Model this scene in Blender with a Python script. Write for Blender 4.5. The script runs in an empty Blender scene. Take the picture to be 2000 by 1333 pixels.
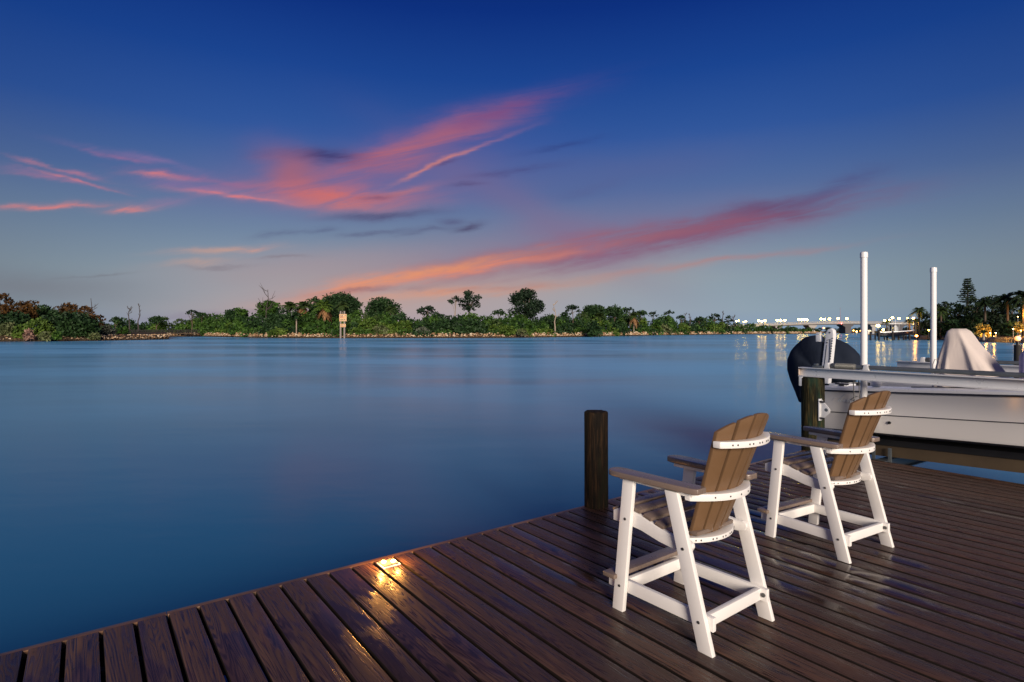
import bpy, bmesh, math, random
import numpy as np
from mathutils import Vector, Matrix

R = math.radians
sc = bpy.context.scene
COL = sc.collection
rng = np.random.default_rng(11)
random.seed(5)

# ------------------------------------------------------------------ camera geometry helpers
F = 1113.0          # focal length in photograph pixels (2000 px wide)
EYE = 1.55          # eye height above the deck (deck top is z = 0)
HZ = 647.0          # horizon row
WATER = -0.70
def X(px, d): return (px - 1000.0) / F * d
def Z(py, d): return EYE - (py - HZ) / F * d

def lin(c):
    def f(v):
        v = v / 255.0
        return v / 12.92 if v <= 0.04045 else ((v + 0.055) / 1.055) ** 2.4
    return tuple(f(v) for v in c) + (1.0,)

# ------------------------------------------------------------------ object helpers
def link(o, parent=None):
    COL.objects.link(o)
    if parent is not None: o.parent = parent
    return o
def tag(o, label=None, cat=None, group=None, kind=None):
    if label: o['label'] = label
    if cat: o['category'] = cat
    if group: o['group'] = group
    if kind: o['kind'] = kind
    return o
def empty(name, loc=(0, 0, 0), rz=0.0, label=None, cat=None, group=None):
    o = bpy.data.objects.new(name, None)
    o.empty_display_size = 0.2
    link(o); o.location = loc; o.rotation_euler = (0, 0, rz)
    return tag(o, label, cat, group)
def copy_tree(o, parent=None):
    c = o.copy(); COL.objects.link(c)
    if parent is not None: c.parent = parent
    for ch in list(o.children): copy_tree(ch, c)
    return c

class MB:
    """collects simple shapes into one mesh"""
    def __init__(s): s.v = []; s.f = []; s.m = []; s.cur = 0
    def mat(s, i): s.cur = i; return s
    def add(s, vs, fs):
        k = len(s.v); s.v += [tuple(p) for p in vs]
        for f in fs: s.f.append([i + k for i in f]); s.m.append(s.cur)
        return s
    def box(s, x0, x1, y0, y1, z0, z1, M=None):
        vs = [Vector(p) for p in ((x0,y0,z0),(x1,y0,z0),(x1,y1,z0),(x0,y1,z0),(x0,y0,z1),(x1,y0,z1),(x1,y1,z1),(x0,y1,z1))]
        if M is not None: vs = [M @ p for p in vs]
        return s.add(vs, [(0,3,2,1),(4,5,6,7),(0,1,5,4),(1,2,6,5),(2,3,7,6),(3,0,4,7)])
    def prism(s, poly, axis, a, b):
        """poly of 2-D points, extruded along axis from a to b"""
        def P(p, t):
            if axis == 0: return (t, p[0], p[1])
            if axis == 1: return (p[0], t, p[1])
            return (p[0], p[1], t)
        n = len(poly)
        vs = [P(p, a) for p in poly] + [P(p, b) for p in poly]
        fs = [tuple(range(n))[::-1], tuple(range(n, 2 * n))]
        for i in range(n):
            j = (i + 1) % n; fs.append((i, j, j + n, i + n))
        return s.add(vs, fs)
    def tube(s, pts, rad, seg=8, cap=True):
        pts = [Vector(p) for p in pts]; n = len(pts)
        if not hasattr(rad, '__len__'): rad = [rad] * n
        vs = []; up = Vector((0, 0, 1)); prev = None
        for i, p in enumerate(pts):
            t = (pts[min(i + 1, n - 1)] - pts[max(i - 1, 0)])
            t = t.normalized() if t.length > 1e-9 else Vector((0, 0, 1))
            if prev is None:
                a = t.cross(up)
                if a.length < 1e-3: a = t.cross(Vector((1, 0, 0)))
            else:
                a = prev - t * prev.dot(t)
            a.normalize(); prev = a; b = t.cross(a)
            for k in range(seg):
                an = 2 * math.pi * k / seg
                vs.append(p + (a * math.cos(an) + b * math.sin(an)) * rad[i])
        fs = []
        for i in range(n - 1):
            for k in range(seg):
                k2 = (k + 1) % seg
                fs.append((i*seg+k, i*seg+k2, (i+1)*seg+k2, (i+1)*seg+k))
        if cap:
            fs.append(tuple(range(seg))[::-1]); fs.append(tuple((n-1)*seg + k for k in range(seg)))
        return s.add(vs, fs)
    def sphere(s, c, r, seg=10, rings=6, sq=(1, 1, 1)):
        vs = []; fs = []
        for i in range(rings + 1):
            th = math.pi * i / rings
            for k in range(seg):
                ph = 2 * math.pi * k / seg
                vs.append((c[0] + r*sq[0]*math.sin(th)*math.cos(ph), c[1] + r*sq[1]*math.sin(th)*math.sin(ph), c[2] + r*sq[2]*math.cos(th)))
        for i in range(rings):
            for k in range(seg):
                k2 = (k + 1) % seg
                fs.append((i*seg+k, (i+1)*seg+k, (i+1)*seg+k2, i*seg+k2))
        return s.add(vs, fs)
    def grid(s, rows, close=False):
        """rows: list of equally long point lists"""
        n = len(rows[0]); vs = [p for r in rows for p in r]; fs = []
        for i in range(len(rows) - 1):
            for k in range(n if close else n - 1):
                k2 = (k + 1) % n
                fs.append((i*n+k, i*n+k2, (i+1)*n+k2, (i+1)*n+k))
        return s.add(vs, fs)
    def build(s, name, mats, parent=None, bevel=0.0, smooth=None, seg=2):
        me = bpy.data.meshes.new(name)
        bm = bmesh.new()
        bv = [bm.verts.new(p) for p in s.v]
        for f, m in zip(s.f, s.m):
            try:
                fc = bm.faces.new([bv[i] for i in f]); fc.material_index = m
            except ValueError: pass
        bmesh.ops.remove_doubles(bm, verts=bm.verts[:], dist=1e-5)
        bmesh.ops.recalc_face_normals(bm, faces=bm.faces[:])
        if bevel > 0:
            ed = [e for e in bm.edges if len(e.link_faces) == 2 and e.calc_face_angle(0) > R(28)]
            bmesh.ops.bevel(bm, geom=ed, offset=bevel, segments=seg, affect='EDGES', clamp_overlap=True, profile=0.6)
        bm.to_mesh(me); bm.free()
        if not isinstance(mats, (list, tuple)): mats = [mats]
        for m in mats: me.materials.append(m)
        if smooth is not None or bevel > 0:
            me.polygons.foreach_set('use_smooth', [True] * len(me.polygons))
            me.set_sharp_from_angle(angle=R(smooth if smooth else 40))
        return link(bpy.data.objects.new(name, me), parent)

def merge_build(name, q, ma, q2, mb_, parent, bevel):
    """bevelled body plus small fixings as one mesh with two materials"""
    o = q.build(name, [ma, mb_], parent, bevel=bevel)
    bm = bmesh.new(); bm.from_mesh(o.data)
    vs = [bm.verts.new(p) for p in q2.v]
    for f in q2.f:
        fc = bm.faces.new([vs[i] for i in f]); fc.material_index = 1
    bm.to_mesh(o.data); bm.free()
    return o

def mesh_np(name, V, Q, mats, parent=None, smooth=False, mi=None):
    me = bpy.data.meshes.new(name)
    V = np.ascontiguousarray(V, dtype=np.float32); Q = np.ascontiguousarray(Q, dtype=np.int32)
    n, k = Q.shape
    me.vertices.add(len(V)); me.vertices.foreach_set('co', V.ravel())
    me.loops.add(n * k); me.loops.foreach_set('vertex_index', Q.ravel())
    me.polygons.add(n); me.polygons.foreach_set('loop_start', np.arange(0, n * k, k, dtype=np.int32))
    if not isinstance(mats, (list, tuple)): mats = [mats]
    for m in mats: me.materials.append(m)
    if mi is not None: me.polygons.foreach_set('material_index', np.asarray(mi, dtype=np.int32))
    if smooth: me.polygons.foreach_set('use_smooth', [True] * n)
    me.update(calc_edges=True); me.validate()
    return link(bpy.data.objects.new(name, me), parent)

# ------------------------------------------------------------------ material helpers
class NT:
    def __init__(s, tree): s.t = tree; s.n = tree.nodes; s.l = tree.links
    def new(s, typ, **kw):
        nd = s.n.new(typ)
        for k, v in kw.items(): setattr(nd, k, v)
        return nd
    def set(s, sock, v):
        if isinstance(v, bpy.types.NodeSocket): s.l.new(v, sock)
        else: sock.default_value = v
    def m(s, op, a, b=None, c=None, clamp=False):
        nd = s.new('ShaderNodeMath', operation=op); nd.use_clamp = clamp
        s.set(nd.inputs[0], a)
        if b is not None: s.set(nd.inputs[1], b)
        if c is not None: s.set(nd.inputs[2], c)
        return nd.outputs[0]
    def mix(s, f, a, b, blend='MIX'):
        nd = s.new('ShaderNodeMix', data_type='RGBA', blend_type=blend)
        s.set(nd.inputs[0], f); s.set(nd.inputs[6], a); s.set(nd.inputs[7], b)
        return nd.outputs[2]
    def step(s, v, a, b, lo=0.0, hi=1.0):
        nd = s.new('ShaderNodeMapRange', interpolation_type='SMOOTHSTEP')
        s.set(nd.inputs[0], v)
        for i, q in enumerate((a, b, lo, hi)): s.set(nd.inputs[i + 1], q)
        return nd.outputs[0]
    def comb(s, x, y, z=0.0):
        nd = s.new('ShaderNodeCombineXYZ')
        for i, q in enumerate((x, y, z)): s.set(nd.inputs[i], q)
        return nd.outputs[0]
    def noise(s, vec, scale=1.0, detail=3.0, rough=0.5, dist=0.0):
        nd = s.new('ShaderNodeTexNoise'); s.l.new(vec, nd.inputs['Vector'])
        nd.inputs['Scale'].default_value = scale; nd.inputs['Detail'].default_value = detail
        nd.inputs['Roughness'].default_value = rough; nd.inputs['Distortion'].default_value = dist
        return nd.outputs['Fac']
    def ramp(s, f, stops, interp='LINEAR'):
        nd = s.new('ShaderNodeValToRGB'); cr = nd.color_ramp; cr.interpolation = interp
        while len(cr.elements) < len(stops): cr.elements.new(0.5)
        for e, (p, c) in zip(cr.elements, stops):
            e.position = p; e.color = c if len(c) == 4 else tuple(c) + (1,)
        s.l.new(f, nd.inputs[0]); return nd.outputs[0]
    def bump(s, h, strength=0.3, dist=0.01):
        nd = s.new('ShaderNodeBump'); nd.inputs['Strength'].default_value = strength
        nd.inputs['Distance'].default_value = dist; s.l.new(h, nd.inputs['Height'])
        return nd.outputs[0]

def material(name):
    m = bpy.data.materials.new(name); m.use_nodes = True
    t = NT(m.node_tree); p = m.node_tree.nodes['Principled BSDF']
    return m, t, p
def coords(t, which='Object'):
    tc = t.new('ShaderNodeTexCoord'); sp = t.new('ShaderNodeSeparateXYZ')
    t.l.new(tc.outputs[which], sp.inputs[0])
    return tc.outputs[which], sp.outputs
def simple(name, col, rough=0.5, metal=0.0, spec=0.5, var=0.12, scale=6.0, bump=0.0, bscale=60.0, coat=0.0):
    m, t, p = material(name)
    v, _ = coords(t)
    n = t.noise(v, scale, 5, 0.6)
    c = tuple(col) + (1,) if len(col) == 3 else col
    d = tuple(q * (1 - var) for q in c[:3]) + (1,); b = tuple(min(1, q * (1 + var)) for q in c[:3]) + (1,)
    t.l.new(t.mix(n, d, b), p.inputs['Base Color'])
    t.l.new(t.step(n, 0.2, 0.8, max(0.02, rough - 0.08), rough + 0.08), p.inputs['Roughness'])
    p.inputs['Metallic'].default_value = metal
    p.inputs['Specular IOR Level'].default_value = spec
    p.inputs['Coat Weight'].default_value = coat; p.inputs['Coat Roughness'].default_value = 0.12
    if bump > 0:
        t.l.new(t.bump(t.noise(v, bscale, 3, 0.6), bump, 0.004), p.inputs['Normal'])
    return m
def emis(name, col, strength):
    m, t, p = material(name)
    p.inputs['Base Color'].default_value = (0.8, 0.8, 0.8, 1)
    p.inputs['Emission Color'].default_value = tuple(col) + (1,)
    p.inputs['Emission Strength'].default_value = strength
    return m

# ------------------------------------------------------------------ materials
def leaf_mat(name, dark, light, scale=0.35, accent=None, amount=0.0):
    m, t, p = material(name)
    v, _ = coords(t)
    g = t.new('ShaderNodeNewGeometry')
    n = t.noise(v, scale, 4, 0.65)
    f = t.m('ADD', t.m('MULTIPLY', t.step(n, 0.36, 0.64), 0.62), t.m('MULTIPLY', g.outputs['Random Per Island'], 0.38))
    c = t.mix(f, tuple(dark) + (1,), tuple(light) + (1,))
    if accent:
        n2 = t.noise(v, scale * 0.5, 2, 0.5)
        c = t.mix(t.step(n2, 0.62 - amount, 0.70 - amount), c, tuple(accent) + (1,))
    t.l.new(c, p.inputs['Base Color'])
    p.inputs['Roughness'].default_value = 0.62
    p.inputs['Specular IOR Level'].default_value = 0.2
    return m
LEAF = dict(
    mangrove=leaf_mat('leaf_mangrove', (0.009, 0.031, 0.007), (0.056, 0.122, 0.017), 0.22),
    oak=leaf_mat('leaf_oak', (0.006, 0.020, 0.008), (0.028, 0.064, 0.018), 0.3),
    pine=leaf_mat('leaf_pine', (0.006, 0.016, 0.009), (0.018, 0.038, 0.017), 0.5),
    bright=leaf_mat('leaf_bright', (0.025, 0.060, 0.008), (0.095, 0.150, 0.022), 0.4),
    pale=leaf_mat('leaf_pale', (0.035, 0.052, 0.018), (0.135, 0.155, 0.065), 0.5),
    grey=leaf_mat('leaf_grey', (0.05, 0.06, 0.045), (0.14, 0.155, 0.11), 0.6),
    rust=leaf_mat('leaf_rust', (0.022, 0.014, 0.005), (0.095, 0.044, 0.010), 0.35, (0.022, 0.038, 0.011), 0.05),
    palm=leaf_mat('leaf_palm', (0.014, 0.034, 0.010), (0.055, 0.085, 0.022), 0.6),
    dry=leaf_mat('leaf_dry', (0.10, 0.05, 0.02), (0.30, 0.16, 0.07), 0.8),
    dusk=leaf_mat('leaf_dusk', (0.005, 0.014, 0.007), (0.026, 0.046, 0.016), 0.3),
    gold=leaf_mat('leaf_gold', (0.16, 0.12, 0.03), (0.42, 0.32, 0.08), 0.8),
    pink=leaf_mat('leaf_pink', (0.16, 0.09, 0.07), (0.36, 0.22, 0.17), 0.8),
)
BARK = simple('bark', (0.10, 0.075, 0.055), 0.85, var=0.4, scale=1.5, spec=0.2)
BARK_PALE = simple('bark_pale', (0.30, 0.24, 0.19), 0.85, var=0.35, scale=1.5, spec=0.2)
BARK_DEAD = simple('bark_dead', (0.060, 0.050, 0.048), 0.9, var=0.4, scale=1.5, spec=0.2)

def rock_mat():
    m, t, p = material('riprap_stone')
    v, s = coords(t)
    g = t.new('ShaderNodeNewGeometry')
    c = t.ramp(g.outputs['Random Per Island'], [(0.0, (0.11, 0.055, 0.022)), (0.25, (0.30, 0.165, 0.075)), (0.55, (0.50, 0.33, 0.18)), (0.8, (0.66, 0.50, 0.33)), (1.0, (0.72, 0.62, 0.47))])
    n = t.noise(v, 1.4, 4, 0.6)
    c = t.mix(t.step(n, 0.3, 0.7, 0.0, 0.5), c, (0.16, 0.09, 0.045, 1))
    wet = t.step(s[2], -0.35, -0.05)       # tide mark: stained, algae-dark stone near the water
    c = t.mix(wet, (0.035, 0.022, 0.012, 1), c)
    t.l.new(c, p.inputs['Base Color']); p.inputs['Roughness'].default_value = 0.8
    return m
ROCK = rock_mat()
SOIL = simple('shore_soil', (0.07, 0.05, 0.03), 0.95, var=0.4, scale=0.3, spec=0.1)

def wood_nodes(t, xs, ys, seed, lo, hi, ring=34.0):
    """grain that runs along ys; returns colour, height"""
    a = t.noise(t.comb(t.m('MULTIPLY', xs, 9.0), t.m('MULTIPLY', ys, 0.55), seed), 1.0, 2, 0.5, 0.3)
    rings = t.m('MULTIPLY_ADD', t.m('SINE', t.m('MULTIPLY', a, ring * 3.1)), 0.5, 0.5)
    fib = t.noise(t.comb(t.m('MULTIPLY', xs, 110.0), t.m('MULTIPLY', ys, 2.2), seed), 1.0, 4, 0.65)
    rings = t.step(rings, 0.12, 0.88)
    h = t.m('ADD', t.m('MULTIPLY', rings, 0.38), t.m('MULTIPLY', t.step(fib, .28, .72), 0.62))
    return t.mix(h, lo, hi), h

def deck_mat():
    m, t, p = material('wet_deck_boards')
    v, s = coords(t)
    PITCH = 0.148
    idx = t.m('FLOOR', t.m('DIVIDE', s[0], PITCH))
    wn = t.new('ShaderNodeTexWhiteNoise', noise_dimensions='1D'); t.l.new(idx, wn.inputs['W'])
    r = wn.outputs['Value']
    wn2 = t.new('ShaderNodeTexWhiteNoise', noise_dimensions='1D'); t.l.new(t.m('ADD', idx, 71.3), wn2.inputs['W'])
    r2 = wn2.outputs['Value']
    ys = t.m('ADD', s[1], t.m('MULTIPLY', r, 53.0))
    xs = t.m('ADD', s[0], t.m('MULTIPLY', r2, 9.0))
    c, h = wood_nodes(t, xs, ys, t.m('MULTIPLY', r, 31.0), (0.012, 0.0062, 0.0045, 1), (0.148, 0.074, 0.045, 1), 62.0)
    # board to board tone, redder and greyer lengths
    c = t.mix(t.m('MULTIPLY', r2, 0.78), c, (0.042, 0.025, 0.021, 1))
    tone = t.noise(t.comb(t.m('MULTIPLY', s[0], 7.0), t.m('MULTIPLY', ys, 1.1), r), 1.0, 3, 0.6)
    c = t.mix(t.step(tone, 0.52, 0.74, 0.0, 0.5), c, (0.135, 0.060, 0.030, 1))
    # knots
    vo = t.new('ShaderNodeTexVoronoi'); t.l.new(t.comb(t.m('MULTIPLY', xs, 7.0), t.m('MULTIPLY', ys, 1.9), t.m('MULTIPLY', r, 17)), vo.inputs['Vector'])
    vo.inputs['Scale'].default_value = 1.0
    knot = t.step(vo.outputs['Distance'], 0.05, 0.13, 1.0, 0.0)
    c = t.mix(t.m('MULTIPLY', knot, 0.75), c, (0.010, 0.006, 0.005, 1))
    # standing film of rain water
    pud = t.noise(t.comb(t.m('MULTIPLY', s[0], 4.5), t.m('MULTIPLY', ys, 1.25), t.m('MULTIPLY', r, 5.0)), 1.0, 3, 0.55)
    bigp = t.noise(t.comb(t.m('MULTIPLY', s[0], 0.45), t.m('MULTIPLY', s[1], 0.45), 2.0), 1.0, 2, 0.5)
    film = t.step(t.m('ADD', pud, t.m('MULTIPLY', t.m('SUBTRACT', bigp, 0.5), 0.9)), 0.55, 0.63)
    c = t.mix(t.m('MULTIPLY', film, 0.35), c, (0.012, 0.0075, 0.006, 1))
    t.l.new(c, p.inputs['Base Color'])
    dry = t.step(h, 0.15, 0.85, 0.22, 0.58)
    rr = t.new('ShaderNodeMix', data_type='FLOAT'); t.l.new(film, rr.inputs[0]); t.l.new(dry, rr.inputs[2]); rr.inputs[3].default_value = 0.13
    t.l.new(rr.outputs[0], p.inputs['Roughness'])
    p.inputs['Specular IOR Level'].default_value = 0.38
    fine = t.noise(v, 420.0, 2, 0.5)
    hh = t.m('ADD', t.m('MULTIPLY', h, t.m('SUBTRACT', 1.0, t.m('MULTIPLY', film, 0.9))), t.m('MULTIPLY', fine, 0.06))
    t.l.new(t.bump(hh, 0.55, 0.0022), p.inputs['Normal'])
    return m
DECK = deck_mat()
DECK_GAP_SHADE = simple('board_gap_shade', (0.010, 0.0065, 0.0050), 0.7, var=0.4, scale=12, spec=0.2)  # gap shade painted as near-black colour on board sides and undersides
def fascia_mat():
    m, t, p = material('fascia_timber')
    v, s = coords(t)
    c, h = wood_nodes(t, s[2], s[0], 3.0, (0.06, 0.032, 0.019, 1), (0.21, 0.11, 0.062, 1))
    t.l.new(c, p.inputs['Base Color']); p.inputs['Roughness'].default_value = 0.4
    t.l.new(t.bump(h, 0.3, 0.002), p.inputs['Normal'])
    return m
FASCIA = fascia_mat()
JOIST = simple('joist_timber', (0.085, 0.058, 0.032), 0.8, var=0.4, scale=3)

def piling_mat(name, lo, mid, hi, green):
    m, t, p = material(name)
    v, s = coords(t)
    n = t.noise(t.comb(t.m('MULTIPLY', s[0], 42.0), t.m('MULTIPLY', s[1], 42.0), t.m('MULTIPLY', s[2], 3.2)), 1.0, 5, 0.68, 0.6)
    c = t.ramp(n, [(0.36, lo), (0.50, mid), (0.66, hi)])
    n2 = t.noise(t.comb(t.m('MULTIPLY', s[0], 9.0), t.m('MULTIPLY', s[1], 9.0), t.m('MULTIPLY', s[2], 2.0)), 1.0, 3, 0.6)
    c = t.mix(t.step(n2, 0.47, 0.68, 0.0, 0.7), c, green)
    t.l.new(c, p.inputs['Base Color']); p.inputs['Roughness'].default_value = 0.82; p.inputs['Specular IOR Level'].default_value = 0.18
    t.l.new(t.bump(n, 0.9, 0.012), p.inputs['Normal'])
    return m
PILE_BROWN = piling_mat('piling_brown', (0.002, 0.0014, 0.0009), (0.008, 0.0045, 0.0022), (0.036, 0.019, 0.008), (0.008, 0.009, 0.003, 1))
PILE_GREEN = piling_mat('piling_green', (0.003, 0.0035, 0.002), (0.013, 0.012, 0.0045), (0.075, 0.056, 0.020), (0.007, 0.026, 0.016, 1))
PILE_DARK = simple('piling_dark', (0.018, 0.015, 0.013), 0.8, var=0.4)

def poly_mat(name, col, speck, rough, var, bump):
    m, t, p = material(name)
    v, s = coords(t)
    n = t.noise(v, 5.0, 4, 0.6)
    sp = t.noise(v, 330.0, 2, 0.5)
    c = t.mix(n, tuple(q * (1 - var) for q in col) + (1,), tuple(min(1, q * (1 + var)) for q in col) + (1,))
    c = t.mix(t.step(sp, 0.55, 0.75, 0.0, speck), c, tuple(q * 0.45 for q in col) + (1,))
    # faint scuffs and grime
    g = t.noise(v, 14.0, 6, 0.7)
    c = t.mix(t.step(g, 0.58, 0.8, 0.0, 0.25), c, tuple(q * 0.62 for q in col) + (1,))
    t.l.new(c, p.inputs['Base Color'])
    t.l.new(t.step(n, 0.3, 0.7, rough - 0.08, rough + 0.08), p.inputs['Roughness'])
    t.l.new(t.bump(sp, bump, 0.0012), p.inputs['Normal'])
    return m
POLY_WHITE = poly_mat('white_poly_lumber', (0.80, 0.775, 0.75), 0.05, 0.42, 0.04, 0.12)
POLY_BROWN = poly_mat('brown_poly_lumber', (0.160, 0.090, 0.044), 0.35, 0.48, 0.16, 0.4)
POLY_UMBER = poly_mat('umber_poly_lumber', (0.175, 0.130, 0.106), 0.35, 0.24, 0.16, 0.4)
BOLT = simple('bolt_steel', (0.10, 0.10, 0.10), 0.3, metal=0.8)
SCREW = simple('screw_hole', (0.02, 0.02, 0.02), 0.5)

ALU = simple('painted_aluminium', (0.74, 0.745, 0.75), 0.32, metal=0.25, var=0.10, scale=7, bump=0.15, bscale=40)
GALV = simple('galvanised_pipe', (0.15, 0.17, 0.18), 0.38, metal=0.55, var=0.35, scale=12, bump=0.15, bscale=90)
WINDER = simple('rusty_winder', (0.20, 0.20, 0.18), 0.5, metal=0.4, var=0.4, scale=25, bump=0.4, bscale=60)
GEL = simple('white_gelcoat', (0.78, 0.755, 0.73), 0.18, var=0.03, scale=1.2, coat=0.5)
GEL2 = simple('white_deck_mould', (0.80, 0.81, 0.82), 0.25, var=0.03, scale=1.2)
BLACK = simple('black_rubber', (0.012, 0.012, 0.013), 0.5, var=0.3)
NAVY = simple('navy_canvas', (0.0045, 0.0065, 0.012), 0.62, var=0.25, spec=0.3, scale=5, bump=0.3, bscale=260)
PVC = simple('white_pvc', (0.78, 0.77, 0.76), 0.22, var=0.03, scale=2)
CABLE = simple('steel_cable', (0.10, 0.10, 0.10), 0.45, metal=0.6)
GOLDM = simple('letter_silver', (0.80, 0.86, 0.92), 0.3)
INK = simple('letter_ink', (0.04, 0.045, 0.06), 0.4)
CONC = simple('concrete', (0.33, 0.31, 0.29), 0.85, var=0.2, scale=0.4)
CONC_D = simple('concrete_dark', (0.085, 0.080, 0.085), 0.85, var=0.2, scale=0.4)

def canvas_mat(name, col):
    m, t, p = material(name)
    v, s = coords(t)
    n = t.noise(v, 3.0, 4, 0.55)
    w = t.noise(t.comb(t.m('MULTIPLY', s[0], 5.0), t.m('MULTIPLY', s[1], 3.0), t.m('MULTIPLY', s[2], 1.6)), 1.0, 3, 0.5, 0.8)
    c = t.mix(n, tuple(q * 0.9 for q in col) + (1,), tuple(min(1, q * 1.08) for q in col) + (1,))
    t.l.new(c, p.inputs['Base Color']); p.inputs['Roughness'].default_value = 0.85
    p.inputs['Specular IOR Level'].default_value = 0.2
    t.l.new(t.bump(w, 0.35, 0.03), p.inputs['Normal'])
    return m
TAN = canvas_mat('tan_canvas', (0.60, 0.525, 0.48))
NAVY = canvas_mat('navy_canvas', (0.011, 0.0165, 0.030))
LAVENDER = canvas_mat('lavender_canvas', (0.36, 0.33, 0.52))

def water_mat():
    m, t, p = material('long_exposure_water')
    v, s = coords(t)
    big = t.noise(t.comb(t.m('MULTIPLY', s[0], 0.016), t.m('MULTIPLY', s[1], 0.042), 0.0), 1.0, 5, 0.6)
    rip = t.noise(t.comb(t.m('MULTIPLY', s[0], 0.7), t.m('MULTIPLY', s[1], 1.7), 0.0), 1.0, 3, 0.55)
    fin = t.noise(t.comb(t.m('MULTIPLY', s[0], 5.0), t.m('MULTIPLY', s[1], 9.0), 1.0), 1.0, 2, 0.5)
    p.inputs['Base Color'].default_value = (0.018, 0.100, 0.205, 1)
    p.inputs['Sheen Weight'].default_value = 0.40; p.inputs['Sheen Roughness'].default_value = 0.24
    p.inputs['Sheen Tint'].default_value = (0.24, 0.56, 1.0, 1)
    p.inputs['IOR'].default_value = 1.333
    p.inputs['Specular IOR Level'].default_value = 0.5
    ruf = t.step(big, 0.38, 0.60)
    t.l.new(t.m('MULTIPLY_ADD', ruf, 0.09, 0.155), p.inputs['Roughness'])
    t.l.new(t.m('MULTIPLY_ADD', ruf, 0.38, 0.14), p.inputs['Sheen Weight'])
    df = t.new('ShaderNodeBsdfDiffuse'); df.inputs['Color'].default_value = (0.034, 0.225, 0.440, 1)
    mx = t.new('ShaderNodeMixShader'); mx.inputs[0].default_value = 0.31
    out = [n for n in t.n if n.type == 'OUTPUT_MATERIAL'][0]
    t.l.new(p.outputs[0], mx.inputs[1]); t.l.new(df.outputs[0], mx.inputs[2]); t.l.new(mx.outputs[0], out.inputs['Surface'])
    h = t.m('ADD', t.m('MULTIPLY', rip, 0.75), t.m('MULTIPLY', fin, 0.10))
    t.l.new(t.bump(h, 0.06, 0.10), p.inputs['Normal'])
    return m
WATERM = water_mat()

# ------------------------------------------------------------------ setting: water, land
def sheet(name, pts, mat, z):
    me = bpy.data.meshes.new(name)
    me.from_pydata([(a, b, z) for a, b in pts], [], [tuple(range(len(pts)))]); me.materials.append(mat)
    return tag(link(bpy.data.objects.new(name, me)), kind='structure')
sheet('water', [(-2500, -60), (2500, -60), (2500, 4000), (-2500, 4000)], WATERM, WATER)
sheet('riverbed', [(-3000, -100), (3000, -100), (3000, 4200), (-3000, 4200)], SOIL, -3.0)

SHORE = [(300, 236), (330, 222), (400, 232), (450, 209), (500, 186), (600, 179), (700, 175), (800, 178), (900, 181), (1000, 186), (1130, 216), (1200, 248), (1300, 300), (1400, 356), (1500, 404), (1590, 452), (1606, 470)]
SPIT = [(-260, 112), (-100, 116), (0, 120), (100, 124), (200, 132), (280, 143), (318, 152), (326, 158), (300, 176)]
RIGHT = [(1790, 158), (1830, 148), (1880, 128), (1950, 114), (2010, 105), (2120, 90), (2400, 70)]
def interp(prof, px):
    a = [p[0] for p in prof]; b = [p[1] for p in prof]
    return float(np.interp(px, a, b))
def land(name, poly, back, top):
    """bank rising from the waterline and running back from the water"""
    line = [Vector((X(px, d), d, 0)) for px, d in poly]
    rows = []
    for off, z in ((-1.0, WATER - 0.5), (0.0, WATER - 0.02), (3.0, WATER + 1.15), (6.0, top), (30.0, top + 0.3), (back, top + 0.6)):
        rows.append([(q.x * (1 + off / q.y * 1.0), q.y + off, z) for q in line])
    mb = MB().grid(rows)
    return tag(mb.build(name, SOIL, smooth=60), kind='structure')
land('island_ground', SHORE, 420, 0.75)
land('spit_ground', SPIT, 45, 0.6)

# riprap ------------------------------------------------------------
def ico():
    bm = bmesh.new(); bmesh.ops.create_icosphere(bm, subdivisions=1, radius=1.0)
    v = np.array([p.co[:] for p in bm.verts]); f = np.array([[q.index for q in a.verts] for a in bm.faces]); bm.free()
    return v, f
ICO_V, ICO_F = ico()
def riprap(name, poly, step, rows, rise, size, label):
    Vs, Fs, k = [], [], 0
    pts = []
    for (p0, d0), (p1, d1) in zip(poly[:-1], poly[1:]):
        a = Vector((X(p0, d0), d0)); b = Vector((X(p1, d1), d1)); L = (b - a).length
        n = max(1, int(L / step))
        for i in range(n):
            q = a.lerp(b, (i + rng.random()) / n)
            pts.append(q)
    for q in pts:
        for r in range(rows):
            fr = (r + rng.random()) / rows
            off = fr * 5.0 - 0.5
            z = WATER - 0.15 + rise * fr ** 0.8
            s = size * (0.55 + 0.9 * rng.random())
            V = ICO_V * (1 + 0.28 * rng.standard_normal(ICO_V.shape))
            ang = rng.random() * 6.28; ca, sa = math.cos(ang), math.sin(ang)
            V = V @ np.array([[ca, sa, 0], [-sa, ca, 0], [0, 0, 1]])
            V = V * s * np.array([1.15, 0.9, 0.7]) + np.array([q.x * (1 + off / q.y) + rng.normal(0, 0.3), q.y + off, z])
            Vs.append(V); Fs.append(ICO_F + k); k += len(V)
    o = mesh_np(name, np.vstack(Vs), np.vstack(Fs), ROCK)
    return tag(o, label, 'rocks', kind='stuff')
riprap('riprap_rocks', SHORE[:11], 0.75, 7, 1.75, 0.30, 'pale boulders lining the island shore below the green thicket')
riprap('riprap_rocks', SHORE[10:], 1.2, 5, 1.9, 0.46, 'thin stone band at the water where the island narrows toward the bridge')
riprap('riprap_rocks', SPIT, 0.55, 7, 1.45, 0.24, 'tan boulders edging the low spit under the rust coloured trees')

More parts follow.
